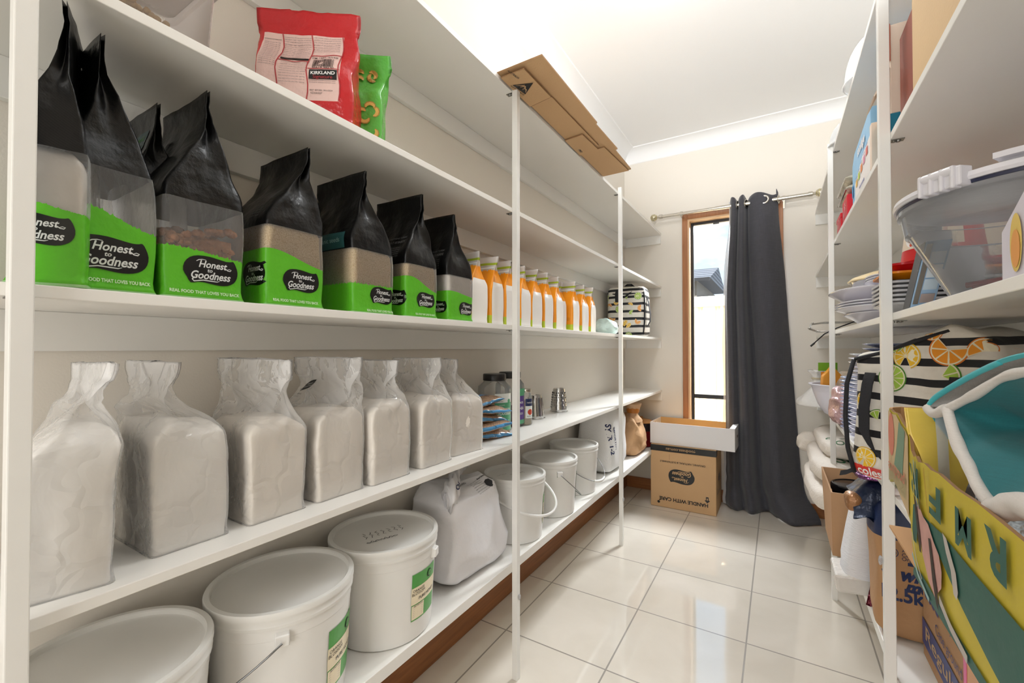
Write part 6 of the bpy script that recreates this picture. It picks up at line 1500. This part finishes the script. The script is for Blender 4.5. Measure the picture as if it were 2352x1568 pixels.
f.text('Australian', -.046, .224, .050, 0, 1).text('Certified', -.050, .213, .042, 0, 1).text('Organic', -.052, .202, .038, 0, 1).rect(-.06, .05, .188, .196, 0, 1).text('CERT. NO.', .0, .192, .05, 1, 2).rect(-.06, .05, .231, .2318, 0, 1, 1)
for k in range(5): f.text('unbleached stoneground flour', .0, .300-.008*k, .09, 2, 1)
f.text('PRODUCT INFORMATION', .0, .252, .08, 1, 1).text('TRACEABLE', -.015, .243, .05, 1, 1)
wrap('bag_print', f, [mat('bag_navy_ink', '1F2E58', .5), pap2, mat('dim_print', '4A5A80', .6)], t_, (0, -.072, 0), (1, 0, 0), (0, 0, 1), o)
m = MB(); 
t_ = thing('navy_bag', 'crumpled navy foil bag with a purple sheen lying on the brown flour bag', 'food packet', (.245, 1.500, S5+.345))
m = MB(); nu_, nv_ = 34, 22; vs = []
for sgn in (0, 1):
    for j in range(nv_+1):
        v = j/nv_
        for i in range(nu_+1):
            u = i/nu_; x = lerp(-.078, .075, u); y = lerp(-.105, .075, v)
            z = .004 - .125*sm(.45, .0, v)*(.35+.65*sm(.0, .55, u))*(1-.25*u) - .03*sm(.25, 0, u)
            q = noise.noise_vector((x*22, y*22, sgn*4.0)); z += q.z*.009+ (.018 if sgn else -.004)*math.sin(PI*u)**.5*math.sin(PI*max(.02, min(.98, v)))**.5
            vs.append((x+q.x*.006, y*(1-.35*sm(.45, .0, v))+q.y*.006, z))
N1 = (nu_+1)*(nv_+1); fs = []
for j in range(nv_):
    for i in range(nu_):
        a = j*(nu_+1)+i; fs += [(a, a+nu_+1, a+nu_+2, a+1), (N1+a, N1+a+1, N1+a+nu_+2, N1+a+nu_+1)]
m.add(vs, fs).build('bag_film', mat('navy_foil', '14233F', .3, .2, bump=.6, bscale=35), t_, smooth=True, angle=180)
m = sackmb(.045, .05, .008, .5, .6, 123, .006, crease=.9); m.v = [(x-.025, y-.01, z+.026) for x, y, z in m.v]
m.build('painted_sheen_fold', mat('painted_purple_sheen', '7A4A78', .15, .8, bump=.6, bscale=50, var=.5, vscale=30), t_, smooth=True, angle=180)  # purple highlight on the navy foil, put into the colour of this fold
m = sackmb(.014, .018, .020, .6, .6, 125, .008, n=24, k=18, crease=.9); m.v = [(x-.078, y-.03, z-.062) for x, y, z in m.v]
m.build('brown_mouth', mat('brown_foil', '9A6E48', .35, .3, bump=.5, bscale=60), t_, smooth=True, angle=180)
t_ = thing('carton', 'brown milk carton box with dark blue lettering beside the paper flour bag', 'box', (.395, 1.232, S5+.0005))
o = MB().box(-.108, .105, -.150, .150, .0, .318).build('carton_body', kb, t_, bevel=.002)
ink2 = mat('violet_blue_ink', '37407A', .5)
f = Flat().text('So', -.095, .215, .050, 0, 1, bold=.05, h=.034).text('Good', -.080, .165, .105, 0, 1, bold=.05, h=.042).text('soy milk', .065, .160, .09, 0, 1).text('Case ground', .03, .110, .16, 0, 1).rect(-.148, .148, .030, .088, 0, 1).text('Regular', .0, .059, .24, 1, 2, bold=.01, h=.040)
wrap('carton_print', f, [ink2, mat('kraft_lettering', 'BFA07C', .7)], t_, (-.1085, 0, 0), (0, -1, 0), (0, 0, 1), None)
t_ = thing('carton', 'peach carton with pink edge and lilac gingham lid in front of the milk carton', 'box', (.395, .985, S5+.0005))
MB().box(-.118, .105, -.092, .092, 0, .225).build('carton_body', mat('peach_carton', 'D9A57E', .6), t_, bevel=.002)
MB().box(-.1192, -.1182, .080, .0925, 0, .225).box(-.1192, -.1182, -.0925, .0925, .217, .2262).build('pink_edge', mat('pink_card', 'DE6FA0', .5), t_)
def gingham():
    m, t, b, out = new_mat('lilac_gingham')
    co = N(t, 'ShaderNodeTexCoord'); s = N(t, 'ShaderNodeSeparateXYZ'); t.links.new(co.outputs['Object'], s.inputs[0]); v = []
    for ax in (0, 1): v.append(math_n(t, 'LESS_THAN', math_n(t, 'FRACT', math_n(t, 'MULTIPLY', math_n(t, 'ADD', s.outputs[ax], 2), 110)), .35))
    t.links.new(mixc(t, math_n(t, 'MULTIPLY', math_n(t, 'ADD', v[0], v[1]), .5), lin('E4DCF4'), lin('D98FD0')), b.inputs['Base Color']); return m
m = MB().loft([crect(-.1185, .1055, -.0925, .0925, .2262), crect(-.09, .09, -.07, .0925, .262)]); m.build('gingham_lid', gingham(), t_)
wrap('round_badge', Flat().disc(.015, .160, .014, 0, 0, ry=.018).disc(.015, .160, .011, 1, 1, ry=.015), [WINK, mat('badge_teal', '5DA59A', .5)], t_, (-.1186, 0, 0), (0, -1, 0), (0, 0, 1), None)
# bits of clear tape stuck on the posts
for i, (x, y, z, lb) in enumerate(((-.738, 1.255, .262, 'tuft of clear tape stuck low on the middle left post'), (-.738, 2.396, .245, 'tuft of clear tape stuck low on the far left post'), (.190, 1.25, .62, 'tuft of clear tape stuck on the near right post'))):
    tag(sackmb(.003, .005, .010, .8, .8, 130+i, .004, n=20, k=14, crease=.9).build('tape_tuft', film('tape_film', 'E8E8EA', .45, .1, .9, 200), None, smooth=True, angle=180, loc=(x, y, z)), lb, 'tape')
